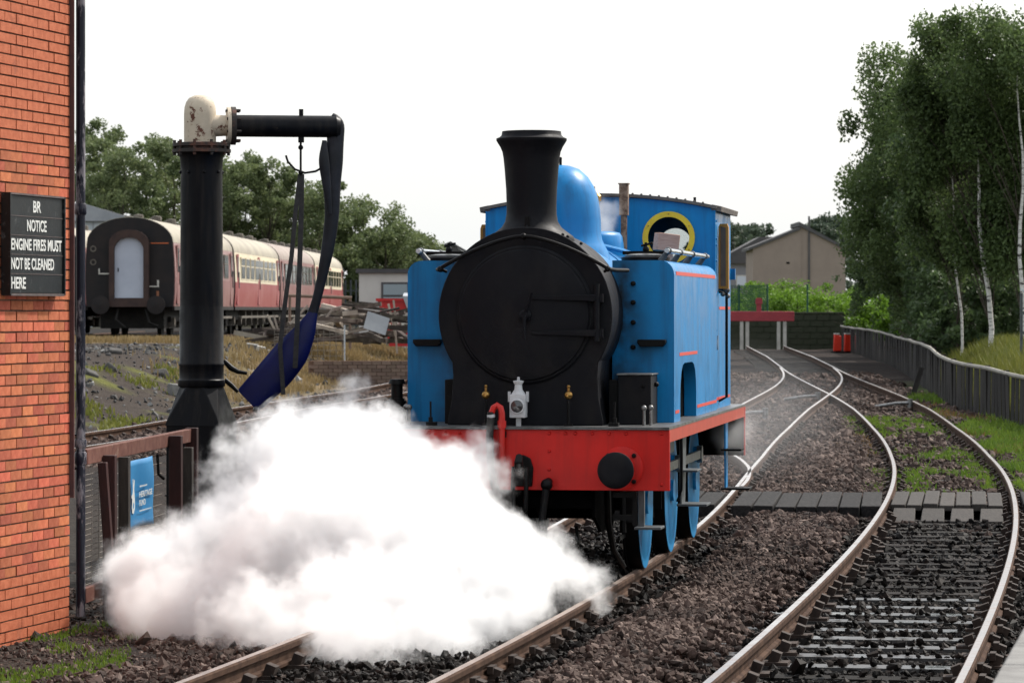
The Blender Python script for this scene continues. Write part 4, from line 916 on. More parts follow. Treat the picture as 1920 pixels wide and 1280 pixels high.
MB().box(-.02, .035, .0, .016, 1.15, BH).build('corner_strip', STRIP, bld)
# downpipe
dp = tag(empty('downpipe', (-3.338, 28.26, -.12)), 'dark peeling cast iron downpipe on the corner of the brick building', 'downpipe')
pb = MB(); pb.cyl((0,0,0),(0,0,5.7),.0365,.0365,20); pb.build('pipe', PIPEM, dp)
for z, h in ((1.17,.10),(1.30,.07),(3.1,.09),(5.0,.09)):
    MB().lathe([(.040,z),(.046,z+.01),(.046,z+h-.01),(.040,z+h)], (0,0,0), 'z', 20).build('pipe_socket', PIPEM, dp)
for z in (1.14, 1.02+.38):
    b = MB(); b.tube([(-.03,-.01,z),(-.09,-.05,z)], .009, 6); b.tube([(-.05,-.02,z),(-.06,-.03,z-.09)], .009, 6); b.build('pipe_bracket', BLACKG, dp)
# notice board
sg = tag(empty('notice_board', Vector((-3.41,28.15,0)) + Matrix.Rotation(WROT,3,'Z') @ Vector((.02,-.92,2.37)), WROT), 'black enamel notice about engine fires on the brick wall', 'sign')
SW = 1.16
MB().box(0, .045, -SW/2, SW/2, 0, .72).build('board', SIGNB, sg, bevel=.004)
for a in ((-SW/2-.02, -SW/2, -.012, .735), (SW/2, SW/2+.02, -.012, .735)): MB().box(-.01, .062, a[0], a[1], a[2], a[3]).build('frame_side', SIGNB, sg)
MB().box(-.01, .06, -SW/2, SW/2, -.02, -.001).build('frame_sill', SIGNE, sg)
MB().box(-.01, .06, -SW/2, SW/2, .721, .735).build('frame_top', SIGNE, sg)
for i in range(4): MB().box(.044, .049, -SW/2, SW/2, .142*(i+1)-.003, .142*(i+1)+.003).build('row_strip', SIGNE, sg)
for i, (t_, x0, x1) in enumerate((('BR', -.08, .09), ('NOTICE', -.21, .21), ('ENGINE FIRES MUST', -.545, .545), ('NOT BE CLEANED', -.545, .375), ('HERE', -.545, -.24))):
    o = link('lettering', text_mesh(t_, x1-x0, .086), SIGNW, sg, (.047, (x0+x1)/2, .72-.142*i-.077)); o.rotation_euler = (R(90), 0, R(90))

# ------------------------------------------------------------------ near fence with banner
FA = Vector((-3.33, 28.55)); FB = Vector((-2.945, 33.5)); fd = (FB-FA); FL = fd.length; frz = -math.atan2(fd.x, fd.y)
fz = -.16
fe = tag(empty('timber_fence', (FA.x, FA.y, fz), frz), 'red brown post and rail fence with wire mesh behind the building', 'fence')
MB().box(-.03, .03, -.1, FL, 1.20, 1.32).build('top_rail', RAILR, fe, bevel=.006)
MB().box(-.03, .02, -.1, FL, .12, .24).build('bottom_rail', RAILR, fe, bevel=.006)
for y, m_, x0, dx, z1 in ((.55, FENCER, .035, .10, 1.25), (1.22, FENCEG, .035, .085, 1.21), (3.62, FENCER, .035, .11, 1.30), (4.35, FENCEG, .035, .085, 1.17), (4.86, FENCER, -.03, .11, 1.33)):
    b = MB(); b.box(x0, x0+dx, y-.05, y+.05, -.1, z1); b.build('post', m_, fe, bevel=.006)
b = MB(); b.obox((.10, .40, .55), (.07,.08,1.3), (.0,-.07,0)); b.build('brace', FENCER, fe, bevel=.006)
for (y0, y1) in ((-.1, 1.2), (1.25, 3.6)):
    b = MB()
    for k in range(21 if y0 < 0 else 10):
        z = .26 + (k*.043 if y0 < 0 else k*.09); b.tube([(.0,y0,z),(.0,y1,z)], .0024, 4)
    for k in range(int((y1-y0)/.3)): b.tube([(.004,y0+k*.3,.25),(.004,y0+k*.3,1.2)], .0018, 4)
    b.build('wire_mesh', WIRE, fe)
b = MB(); b.tube([(.0,3.2,1.15),(.01,3.2,.98),(.01,3.45,.93)], .014, 6); b.build('wire_hook', BLACKG, fe)
# banner
by0, by1 = 1.55, 2.80; NB = 24
bn = tag(empty('banner', (0,0,0)), 'blue vinyl banner with white heritage lettering tied to the fence', 'banner')
bn.matrix_world = fe.matrix_world
bn.location = fe.location; bn.rotation_euler = fe.rotation_euler
V = []; Fq = []
for i in range(NB+1):
    for j in range(13):
        t = i/NB; q = j/12
        x = .035 + .008*math.sin(t*9+q*2)*(1-q*.3) + .006*math.sin(q*7+t*3)
        V.append((x, by0+(by1-by0)*t + .03*math.sin(q*3), .575 + .58*q + .015*math.sin(t*3.14)*(1-q) ))
for i in range(NB):
    for j in range(12): a = i*13+j; Fq.append((a, a+13, a+14, a+1))
o = np_mesh('banner_sheet', np.array(V), np.array(Fq), BANNER, bn, smooth=True)
sol = o.modifiers.new('t', 'SOLIDIFY'); sol.thickness = .002
for t_, yc, z, w_, h_ in (('HERITAGE', 2.33, .862, .62, .05), ('FUND', 2.17, .79, .30, .05), ('', 2.22, .93, .36, .014), ('', 2.32, .725, .58, .012)):
    if not t_:
        # line of print too small to read: plain strokes
        b = MB(); n_ = 11
        for k in range(n_): b.box(.0545, .055, yc-w_/2+w_*k/n_, yc-w_/2+w_*(k+.75)/n_, z-h_/2, z+h_/2*random.uniform(.5,1))
        b.build('small_print', SIGNW, bn, smooth=0); continue
    o = link('lettering', text_mesh(t_, w_, h_, .001), SIGNW, bn, (.0545, yc, z)); o.rotation_euler = (R(90), 0, R(90))
# emblem: a hand with crossed fingers above a round palm
hand = [(1.93,.50),(2.0,.49),(2.06,.53),(2.07,.60),(2.05,.67),(2.03,.72),(2.06,.80),(2.03,.815),(2.0,.755),(1.985,.82),(1.955,.815),(1.965,.73),(1.95,.68),(1.90,.665),(1.89,.645),(1.93,.635),(1.915,.56)]
hand = [((a-.12-1.85)*.9+1.73, .575+(z-.33)*.88) for a, z in hand]
MB().prism(hand, 'x', .0545, .0552, holes=[circ(1.755,.783,.026,12)]).build('emblem', SIGNW, bn, smooth=0)

# ------------------------------------------------------------------ water crane
CX, CY = -3.06, 36.0
wc = tag(empty('water_crane', (CX, CY, -.18)), 'black water crane column with a cream elbow and horizontal arm', 'water crane')
Zo = .18
hw = .272; ph = R(-15)
def sq(h, z, ch=None):
    return [(h*x_, h*y_, z) for x_, y_ in ((-1,-1),(1,-1),(1,1),(-1,1))]
b = MB(); v1 = sq(hw, 0); v2 = sq(hw, 1.146+Zo)
b.add(v1+v2, [(0,3,2,1),(0,1,5,4),(1,2,6,5),(2,3,7,6),(3,0,4,7)])
# hipped shoulders: square to octagonal neck
oc = [(.215*math.cos(R(22.5+45*k)), .215*math.sin(R(22.5+45*k)), 1.50+Zo) for k in range(8)]
# order corners ccw: (-,-),(+,-),(+,+),(-,+); octagon k: 0:22.5 1:67.5 2:112.5 3:157.5 4:202.5 5:247.5 6:292.5 7:337.5
b.add([p for p in v2] + oc, [(0,9,8+1+0)[:0] or (0,4+5,4+4), (0,1,4+6,4+5), (1,4+7,4+6), (1,2,4+0,4+7), (2,4+1,4+0), (2,3,4+2,4+1), (3,4+3,4+2), (3,0,4+4,4+3), tuple(4+k for k in range(8))])
ped = b.build('pedestal', CRANEB, wc, smooth=0, bevel=.01); ped.rotation_euler = (0, 0, ph)
b = MB(); b.box(-hw-.01, hw+.01, -hw-.01, hw+.01, .60, .615); o = b.build('pedestal_seam', CRANEB, wc); o.rotation_euler = (0, 0, ph)
b = MB(); b.lathe([(.224,1.49+Zo),(.232,1.50+Zo),(.232,1.555+Zo),(.222,1.565+Zo),(.219,1.58+Zo),(.218,1.69+Zo),(.224,1.70+Zo),(.224,1.72+Zo),(.217,1.73+Zo),(.216,2.25+Zo),(.214,2.26+Zo),(.212,2.3+Zo),(.205,3.62+Zo),(.212,3.74+Zo),(.235,3.79+Zo)], (0,0,0), 'z', 48); b.build('column', CRANEB, wc, smooth=40)
for k in range(8):
    a = R(12+45*k); MB().ball((.206*math.cos(a), .206*math.sin(a), 3.60+Zo), .018, 8).build('column_bolt', CRANEB, wc)
fl = MB(); fl.lathe([(.27,3.79+Zo),(.29,3.795+Zo),(.29,3.825+Zo),(.25,3.83+Zo),(.25,3.85+Zo),(.285,3.855+Zo),(.285,3.885+Zo),(.2,3.895+Zo)], (0,0,0), 'z', 40); flo = fl.build('flange', FLANGE, wc)
for k in range(10):
    a = R(8+36*k); b = MB(); b.cyl((.265*math.cos(a),.265*math.sin(a),3.765+Zo),(.265*math.cos(a),.265*math.sin(a),3.915+Zo),.017,.017,6); b.build('flange_bolt', FLANGE, wc)
ex = -.015
el = MB(); el.lathe([(.158,3.89+Zo),(.158,4.18+Zo),(.153,4.24+Zo),(.138,4.29+Zo),(.11,4.33+Zo),(.06,4.355+Zo),(1e-5,4.362+Zo)], (ex,0,0), 'z', 40); el.cyl((0,0,4.06+Zo),(.27,.03,4.06+Zo),.115,.10,24); elo = el.build('elbow', CREAM, wc, smooth=50)
AD = Vector((math.cos(R(9)), math.sin(R(9)), 0))
def al(t, z=4.06): return tuple(AD*t + Vector((0,0,z+Zo)))
b = MB(); b.cyl(al(.25), al(.285), .185, .185, 28); b.build('elbow_flange', CREAM, wc)
b = MB(); b.cyl(al(.29), al(.335), .188, .188, 28); b.build('arm_flange', FLANGE, wc)
for k in range(8):
    a = R(22+45*k); q = Vector(al(.24)) + Vector((-AD.y, AD.x, 0))*.16*math.cos(a) + Vector((0,0,.16*math.sin(a)))
    b = MB(); b.cyl(tuple(q), tuple(q+AD*.14), .016, .016, 6); b.build('flange_bolt', FLANGE, wc)
b = MB(); b.cyl(al(.33), al(1.33), .108, .108, 28); b.cyl(al(1.33), al(1.37), .112, .09, 28); b.build('arm', CRANEB, wc)
b = MB(); b.cyl(al(.985,4.16), al(.985,4.23), .022); b.cyl(al(.985,3.9), al(.985,3.96), .03); b.build('arm_bolt', CRANEB, wc)
# leather hose: bag hanging from the arm end
S_ = 190.3
def hp_(x, y, dy=0): return ((x-378)/S_, dy + .20, (580-y)/S_ + CAM_H + Zo)
def ribbon(pts, name, matl, flat=.22):
    # smooth the control points, then a flattened tube whose wide side faces across the arm plane
    Pp = np.array([(*hp_(x, y, d), w_/S_/2) for x, y, w_, d in pts]); t = np.arange(len(Pp)); tt = np.linspace(0, len(Pp)-1, len(Pp)*5)
    Q = np.stack([np.interp(tt, t, Pp[:,k]) for k in range(4)], 1)
    for _ in range(4): Q[1:-1] = (Q[:-2] + 2*Q[1:-1] + Q[2:])/4
    m = MB(); m.tube([tuple(q[:3]) for q in Q], [float(q[3]) for q in Q], 16, flat=flat, up=(0,1,0)); return m.build(name, matl, wc, smooth=60)
ribbon([(614,224,34,.0),(626,232,40,.0),(628,262,30,.0),(622,300,40,.0),(620,345,34,.0),(622,395,27,.0),(614,460,25,.0),(602,520,19,.0),(590,570,17,.0),(576,610,24,.02)], 'hose', HOSEB, .35)
ribbon([(586,585,16,.0),(570,622,42,.0),(545,662,66,.0),(510,705,68,.0),(462,752,56,.0)], 'hose_mouth', NAVY, .22)
ribbon([(607,262,8,-.06),(606,300,22,-.07),(612,350,16,-.06),(617,400,8,-.05)], 'hose_fold', HOSEB, .4)
def strap(pts, w_, name='strap'):
    m = MB(); P_ = [Vector(hp_(x, y, d)) for x, y, d in pts]
    V = []; 
    for p in P_:
        V += [(p.x-w_/2, p.y-.003, p.z), (p.x+w_/2, p.y-.003, p.z), (p.x+w_/2, p.y+.003, p.z), (p.x-w_/2, p.y+.003, p.z)]
    fs = []
    for i in range(len(P_)-1):
        for k in range(4): l = (k+1) % 4; fs.append((i*4+k, i*4+l, i*4+4+l, i*4+4+k))
    fs += [(0,1,2,3)[::-1], tuple(len(V)-4+k for k in range(4))]
    m.add(V, fs); return m.build(name, STRAP, wc, smooth=0)
strap([(561,325,-.02),(552,400,-.03),(545,480,-.04),(534,560,-.06),(524,650,-.09),(530,740,-.09)], .045)
strap([(564,325,-.02),(563,400,-.02),(560,500,-.03),(556,614,-.08),(552,690,-.08)], .05)
b = MB(); b.tube([hp_(562,258,-.02), hp_(562,290,-.02), hp_(562,328,-.02)], .011, 8); b.ball(hp_(562,275,-.02), .026, 8); b.ball(hp_(562,322,-.02), .024, 8); b.build('chain', BLACKG, wc)
b = MB(); b.tube([hp_(534,290,-.02), hp_(538,302,-.02), hp_(551,316,-.02), hp_(570,323,-.02), hp_(590,320,-.02), hp_(606,311,-.02)], .011, 8); b.build('hook_bar', BLACKG, wc)
b = MB(); b.tube([hp_(418,676,-.1), hp_(432,690,-.1), hp_(445,697,-.1), hp_(462,700,-.1)], [.022,.03,.022,.016], 8); b.build('stay_chain', BLACKG, wc)
b = MB(); b.tube([hp_(420,712,-.1), hp_(432,722,-.1), hp_(445,735,-.1)], [.024,.024,.018], 8); b.build('stay_chain', BLACKG, wc)
b = MB(); b.ball(hp_(478,768,-.05), .03, 8); b.build('hose_eyelet', STEEL, wc)

# ------------------------------------------------------------------ carriages
CZ = 1.33
prof = [(-1.40,1.02),(-1.42,1.9),(-1.39,2.6),(-1.34,3.0)] 
def coach_profile():
    side = [(-1.38,1.02),(-1.415,1.5),(-1.42,1.95),(-1.40,2.5),(-1.36,3.02)]
    roof = [(1.36*math.cos(R(a)), 3.02+.80*math.sin(R(a))) for a in np.linspace(180, 0, 19)]
    return side, roof
side, roof = coach_profile()
def make_coach(L, lower, upper, roofm, endm, full):
    c = empty('railway_carriage')
    b = MB()
    lo = [(-1.38,1.02),(-1.415,1.5),(-1.42,1.92),(1.42,1.92),(1.415,1.5),(1.38,1.02)]
    b.prism(lo, 'y', .06, L-.06); b.build('lower_body', lower, c)
    b = MB(); b.prism([(-1.42,1.925),(-1.40,2.5),(-1.362,3.015),(1.362,3.015),(1.40,2.5),(1.42,1.925)], 'y', .06, L-.06); b.build('upper_body', upper, c)
    b = MB(); b.prism(roof, 'y', .03, L-.03); rf_ = b.build('roof', roofm, c, smooth=40)
    for k, y in enumerate(np.linspace(1.2, L-1.2, 9)):
        for x_ in ((-.45,.45) if k % 2 else (.12,)):
            b = MB(); b.lathe([(.16,3.70),(.17,3.86),(.14,3.92),(1e-5,3.94)], (x_,y,0), 'z', 10); b.build('roof_vent', UNDERL, rf_)
    # ends
    endp = [(-1.36,1.0),(-1.39,1.5),(-1.40,1.95),(-1.38,2.5),(-1.34,3.02)] + [(1.34*math.cos(R(a)), 3.02+.785*math.sin(R(a))) for a in np.linspace(180, 0, 19)] + [(1.38,2.5),(1.40,1.95),(1.39,1.5),(1.36,1.0)]
    for y0, y1 in ((-.02,.055),(L-.055,L+.02)): MB().prism(endp, 'y', y0, y1).build('end_panel', endm, c)
    for s in (-1, 1):
        n_ = 8
        for k in range(n_):
            y = 1.9 + (L-3.8)*(k+.5)/n_
            b = MB(); b.box(min(s*1.385,s*1.432), max(s*1.385,s*1.432), y-.72, y+.72, 2.02, 2.86); fr = b.build('window', UNDERL if upper is COACHM else COACHC, c)
            MB().box(min(s*1.40,s*1.438), max(s*1.40,s*1.438), y-.66, y+.66, 2.07, 2.52).build('pane', WINDK, fr)
            MB().box(min(s*1.40,s*1.437), max(s*1.40,s*1.437), y-.66, y+.66, 2.56, 2.81).build('pane', WINDK, fr)
        for y in (.9, L-.9, L/2):
            b = MB(); b.box(min(s*1.40,s*1.425), max(s*1.40,s*1.425), y-.32, y+.32, 1.1, 2.95); d = b.build('door', upper if upper is COACHM else lower, c)
            MB().box(min(s*1.41,s*1.430), max(s*1.41,s*1.430), y-.2, y+.2, 2.1, 2.85).build('pane', WINDK, d)
            b = MB(); b.cyl((s*1.44,y+.28,1.7),(s*1.44,y+.28,2.3),.02); b.build('handle', STEEL, d)
        MB().box(min(s*1.33,s*1.40), max(s*1.33,s*1.40), .05, L-.05, .90, 1.02).build('solebar', UNDER, c)
        MB().box(min(s*1.38,s*1.50), max(s*1.38,s*1.50), 1.5, L-1.5, .60, .68).build('footboard', UNDERL, c)
    MB().box(-1.0, 1.0, .6, L-.6, .32, .98).build('underframe', UNDER, c)
    for y in (3.2, L-3.2):
        bg = empty('bogie', (0, y, 0), 0, c)
        for s in (-1, 1):
            b = MB(); b.box(min(s*.95,s*1.1), max(s*.95,s*1.1), -1.6, 1.6, .52, .70); b.build('side_frame', UNDER, bg)
            for v_ in (-1.3, 1.3):
                MB().lathe([(.1,.66*s),(.45,.68*s),(.46,.80*s),(.1,.80*s)], (0,v_,.46), 'x', 24).build('wheel', UNDER, bg)
                b = MB(); b.box(min(s*1.0,s*1.2), max(s*1.0,s*1.2), v_-.16, v_+.16, .36, .66); b.build('axle_box', UNDERL, bg)
    for k in range(4):
        b = MB(); y = L*.3 + k*L*.13; b.box(1.0, 1.25, y, y+.25, .3, .9); b.build('hanger', UNDERL, c)
    for y0, sg_ in ((0,-1),(L,1)):
        gw = empty('gangway', (0, y0, 0), 0, c)
        fr = [(-.62,1.0),(.62,1.0),(.62,3.0)] + [(.62*math.cos(R(a)), 3.0+.42*math.sin(R(a))) for a in np.linspace(15, 165, 9)] + [(-.62,3.0)]
        inn = [(-.46,1.28),(.46,1.28),(.46,2.78)] + [(.46*math.cos(R(a)), 2.78+.40*math.sin(R(a))) for a in np.linspace(15, 165, 9)] + [(-.46,2.78)]
        MB().prism(fr, 'y', sg_*.03, sg_*.30, holes=[inn]).build('gangway_frame', GANGW, gw)
        MB().prism([(p[0]*.995, p[1]) for p in inn], 'y', sg_*.1, sg_*.16).build('gangway_door', DOORW if full else GANGW, gw)
        if full and y0 == 0:
            MB().box(-.36,-.33,-.18,-.16,2.1,2.22).build('door_latch', BLACKG, gw)
        for s in (-1, 1):
            bf = empty('buffer', (s*.87, y0, 1.06), 0, c)
            MB().lathe([(.09,0),(.08,sg_*.4)], (0,0,0), 'y', 14).build('shank', UNDER, bf)
            MB().lathe([(.09,sg_*.4),(.29,sg_*.42),(.29,sg_*.45),(1e-5,sg_*.47)], (0,0,0), 'y', 22).build('head', COACHEND, bf)
        b = MB(); b.tube([(-.35,y0+sg_*.1,.95),(-.4,y0+sg_*.3,.6),(-.1,y0+sg_*.3,.35)], .04, 8); b.tube([(.5,y0+sg_*.1,.95),(.65,y0+sg_*.3,.5),(.9,y0+sg_*.2,.4)], .04, 8); b.build('brake_hose', UNDER, c)
    if full:
        b = MB(); b.box(-.98,-.62,-.05,-.03,2.02,2.06); b.box(-.98,-.94,-.05,-.03,2.06,2.2); b.build('grab_iron', BUFWHITE, c)
        b = MB(); b.box(.62,.92,-.05,-.03,1.62,1.66); b.box(.86,.92,-.05,-.03,1.66,1.84); b.build('grab_iron', BUFWHITE, c)
        b = MB(); b.box(.66,1.22,-.03,-.022,2.98,3.01); b.build('orange_line', mat('orange_stripe', (.5,.12,.04), rough=.6), c)
        for z in (2.82, 2.40):
            MB().prism(circ(-1.15,z,.10,16), 'y', -.03, -.022, holes=[circ(-1.15,z,.06,16)]).build('end_marking', UNDERL, c)
        b = MB(); b.box(.84,.92,-.04,-.03,1.3,1.5); b.build('socket_box', mat('socket', (.25,.1,.05), rough=.6), c)
    return c
def place(o, x, y, sl, lab, grp):
    o.location = (x, y, CZ); o.rotation_euler = (0, 0, -math.atan(sl)); tag(o, lab, 'railway carriage', grp)
def copy_tree(o, parent=None):
    c = o.copy(); COL.objects.link(c); c.parent = parent
    for ch in list(o.children): copy_tree(ch, c)
    return c
GRP = 'carriages stored on the far siding'
c1 = make_coach(18.6, COACHM, COACHM, COACHROOF, COACHEND, True)
c2 = make_coach(18.6, COACHR, COACHC, COACHROOF, COACHEND, False)
sl = .0235; X0 = -11.98; Y0 = 114.5
place(c1, X0, Y0, sl, 'maroon carriage whose dark end shows a pale gangway door', GRP)
place(c2, X0+19.1*sl, Y0+19.1, sl, 'cream and red carriage coupled behind the one with the pale gangway door', GRP)
c3 = make_coach(18.6, COACHM, COACHM, COACHROOFB, COACHEND, False); place(c3, X0+38.2*sl, Y0+38.2, sl, 'faded maroon carriage with a brown roof between two cream carriages', GRP)
c4 = copy_tree(c2); place(c4, X0+57.3*sl, Y0+57.3, sl, 'cream and red carriage at the tail of the row beside the trees', GRP)
c5 = make_coach(18.6, COACHR, COACHM, COACHROOF, COACHEND, False); place(c5, -15.95, 123.5, sl, 'red carriage on the neighbouring siding beside the downpipe', GRP)
cs = empty('carriage_siding', (0,0,0)); tag(cs, kind='structure')
for fx_, y0, y1 in ((lambda Y: X0 + (np.asarray(Y)-Y0)*sl, 106, 196), (lambda Y: -15.95 + (np.asarray(Y)-123.5)*sl, 112, 160)):
    Y = np.arange(y0, y1, 2.0)
    for d in (-.75,.75):
        P_ = offs(fx_, Y, d); m = MB(); m.tube([(p[0], p[1], CZ-.06) for p in P_], .05, 4); m.build('rail', RUST, cs)

# ------------------------------------------------------------------ low retaining wall, scrap timber, cabin, skip on the left
rw = tag(empty('retaining_wall', (-3.35, 92.0, th(-3.45, 92)-.04), R(8)), 'low brown brick retaining wall set into the dry grass bank', 'wall')
MB().box(-1.75, 1.3, .03, .4, -.3, .72).build('wall_core', MORTAR, rw)
bkm = MB().box(-.115, .115, 0, .1, 0, .082).mesh('brick', BANKBR, 0)
for r_ in range(8):
    for k in range(12):
        x = -1.65 + k*.245 + (.12 if r_ % 2 else 0)
        if x > 1.2: continue
        link('brick', bkm, None, rw, (x, random.uniform(-.01,.01), r_*.092 - .02), (0, 0, random.uniform(-.02,.02)))
GT = 'scrap timbers heaped on the bank'
def timber(x, y, z, L, w_, h_, rz, ry, pale, rx=0):
    o = tag(MB().obox((0,0,0), (L, w_, h_)).build('scrap_timber', LOGL if pale else LOGS, None, smooth=0), 'pale sawn timber sticking out of the dark scrap heap' if pale else 'weathered dark baulk of timber in the scrap heap below the carriages', 'timber', GT)
    o.location = (x, y, z); o.rotation_euler = (rx, ry, rz)
for i in range(125):
    t = random.random(); y = random.uniform(97, 104); px = 488 + 285*t
    x = (px-960)/6850*y
    topy = np.interp(px, [480,540,600,650,680,720,740,765], [628,600,590,566,560,572,580,590]); botd = 640
    py = random.uniform(topy+5, botd)
    z = max(CAM_H - (py-580)/6850*y, th(x, y)+.06)
    L = random.uniform(.4, 1.7); timber(x, y, z, L, random.uniform(.07,.15), random.uniform(.05,.13), random.uniform(-.7,.7) if random.random() < .75 else random.uniform(1,2), random.uniform(-.25,.22), random.random() < .17)
for (px, py, rz, ry, L) in ((606,602,.2,-.9,.9),(520,615,.1,1.3,.7),(512,612,.3,1.1,.7),(560,590,.2,-.8,.7),(735,600,.2,1.35,.9),(742,628,.1,1.5,1.0),(741,590,.1,1.45,.8)):
    y = 98.5; x = (px-960)/6850*y; z = CAM_H - (py-580)/6850*y
    timber(x, y, z, L, .07, .05, rz, ry, True)
sh = tag(MB().obox((0,0,0), (.62,.02,.5)).build('metal_sheet', GREYSHEET, None, smooth=0), 'grey sheet leaning on the scrap timber heap', 'sheet')
y = 97.2; sh.location = ((706-960)/6850*y, y, CAM_H-(606-580)/6850*y); sh.rotation_euler = (R(-20), R(18), R(10))
for i, (px, py, lab) in enumerate(((472,606,'pale concrete block lying at the edge of the dry grass'), (487,622,'broken white block lying in the dry grass below the scrap heap'), (622,638,'white scrap of plastic lying in the dry grass'))):
    y = 96.; x = (px-960)/6850*y; z = th(x, y)
    o = tag(MB().obox((0,0,.08), (.3-.05*i,.25,.16-.03*i), (.1,.15,.4*i)).build('rubble_block', CONC if i == 0 else BUFWHITE, None, smooth=0), lab, 'block'); o.location = (x, y, z)
o = tag(MB().obox((0,0,.12), (.36,.3,.26), (.05,.1,.5)).build('stone_block', CONC, None, bevel=.02), 'squared stone block on the ash bank beside the water crane', 'block'); x, y = (332-960)/6850*78, 78; o.location = (x, y, th(x, y))
for i, (px, py) in enumerate(((168,758),(205,735),(300,690),(215,708))):
    y = 76+i*2.2; x = (px-960)/6850*y
    b = MB(); b.obox((0,0,.06), (.3,.24,.2), (.3,.2,.5)); o = tag(b.build('boulder', BOULD, None, smooth=0, bevel=.04), 'rough boulder half buried in the grey ash bank', 'boulder', 'boulders on the ash bank'); o.location = (x, y, th(x, y)-.04); o.rotation_euler = (.3*i, .2, i)
# mesh panel fence in front of the heap
mp_ = tag(empty('mesh_panel', (-5.15, 94.5, th(-5.15, 94.5)), R(-3)), 'galvanised wire mesh panel standing before the scrap timber', 'mesh panel')
b = MB()
for k in range(12): b.cyl((-1.0+k*.16,0,.0),(-1.0+k*.16,0,1.1),.006,.006,4)
for k in range(8): b.cyl((-1.0,0,.12+k*.14),(.8,0,.12+k*.14),.006,.006,4)
b.build('wires', WIRE, mp_); 
MB().cyl((.82,0,-.1),(.82,0,1.2),.022,.022,8).build('post', BRIGHT, mp_)
# red brown steel gantry in front of coaches
gt = tag(empty('pipe_gantry', (-5.0, 106, th(-5.0, 106)), 0), 'rusty steel pipe frame standing before the carriages', 'gantry')
b = MB(); b.cyl((-1.5,0,1.62),(.35,0,1.55),.05); b.build('top_bar', BANKBR, gt)
for x_ in (-1.45,.1,.3): MB().cyl((x_,0,0),(x_,0,1.58),.04).build('leg', BANKBR, gt)
# portable cabin
y = 118.; s_ = 6850/y
cb = tag(empty('site_cabin', ((673-960)/s_, y, 1.0), 0), 'white flat-roofed portable cabin with grey framed windows', 'cabin')
MB().box(0,5.2,0,2.6,0,2.43).build('wall', CABINW, cb)
MB().box(-.1,5.3,-.12,2.7,2.43,2.56).build('roof', SLATE, cb)
for x0 in (.72, 2.9):
    wn = empty('window', (x0,-.04,1.15), 0, cb)
    MB().box(0,1.75,0,.06,0,.98).build('frame', SLATE, wn)
    for a in ((.07,.84,.07,.5),(.91,1.68,.07,.5),(.07,.84,.57,.91),(.91,1.68,.57,.91)): MB().box(a[0],a[1],-.012,.0,a[2],a[3]).build('pane', mat('cabin_glass', (.25,.30,.32), rough=.15) if 'cabin_glass' not in MATS else MATS['cabin_glass'], wn)
# red skip with sheeted load
y = 109.; s_ = 6850/y
sk = tag(empty('skip', ((708-960)/s_, y, 1.15)), 'red rubbish skip with a grey sheeted load', 'skip')
MB().prism([(.35,0),(2.2,0),(2.7,1.35),(0,1.35)], 'y', 0, 1.6).build('skip_body', PLRED if False else mat('skip_red', (.42,.02,.02), (.33,.02,.02), rough=.45, scale=1), sk)
MB().box(-.05,2.75,-.05,1.65,1.35,1.43).build('skip_rim', MATS['skip_red'], sk)
V = [(.75,-.1,1.5),(2.5,-.1,1.5),(2.65,-.12,.3),(1.25,-.12,.1),(.75,1.2,1.6),(2.5,1.2,1.6)]
b = MB(); b.add(V, [(0,1,2,3),(0,4,5,1)]); o = b.build('sheet', TARP, sk, smooth=0); m_ = o.modifiers.new('s','SOLIDIFY'); m_.thickness = .02
for a in ((.42,.62,.55,.95),(.7,.95,.6,1.0)): MB().box(a[0],a[1],-.006,-.001,a[2],a[3]).build('pale_panel', BUFWHITE, sk)
MB().box(1.0,1.15,-.006,-.001,.7,1.0).build('warning_patch', YELLOW, sk)
# palisade fence behind the tail carriage
pf = tag(empty('palisade_fence', (-8.8, 192, .9)), 'grey steel palisade fence between the tail carriage and the cabin', 'fence')
for k in range(40): MB().box(k*.28, k*.28+.09, 0, .03, 0, 2.9).build('pale', GREYST, pf)
for z in (.5, 2.3): MB().box(0, 11.2, .031, .08, z, z+.07).build('rail', GREYST, pf)
# white shed far left
y = 205.; s_ = 6850/y
sd_ = tag(empty('white_shed', ((80-960)/s_, y, 1.1)), 'pale grey industrial shed behind the carriages', 'building')
MB().box(0,4.95,0,12,0,6.1).build('wall', SHEDW, sd_); MB().prism([(-.2,6.1),(5.2,6.1),(5.2,6.2),(2.4,7.05),(-.2,7.3)], 'y', -.3, 12.3).build('roof', GREYSHEET, sd_)
for k in range(4): MB().box(.6+k*1.1, .66+k*1.1, -.03, -.001, 0, 6.05).build('panel_rib', GREYSHEET, sd_)

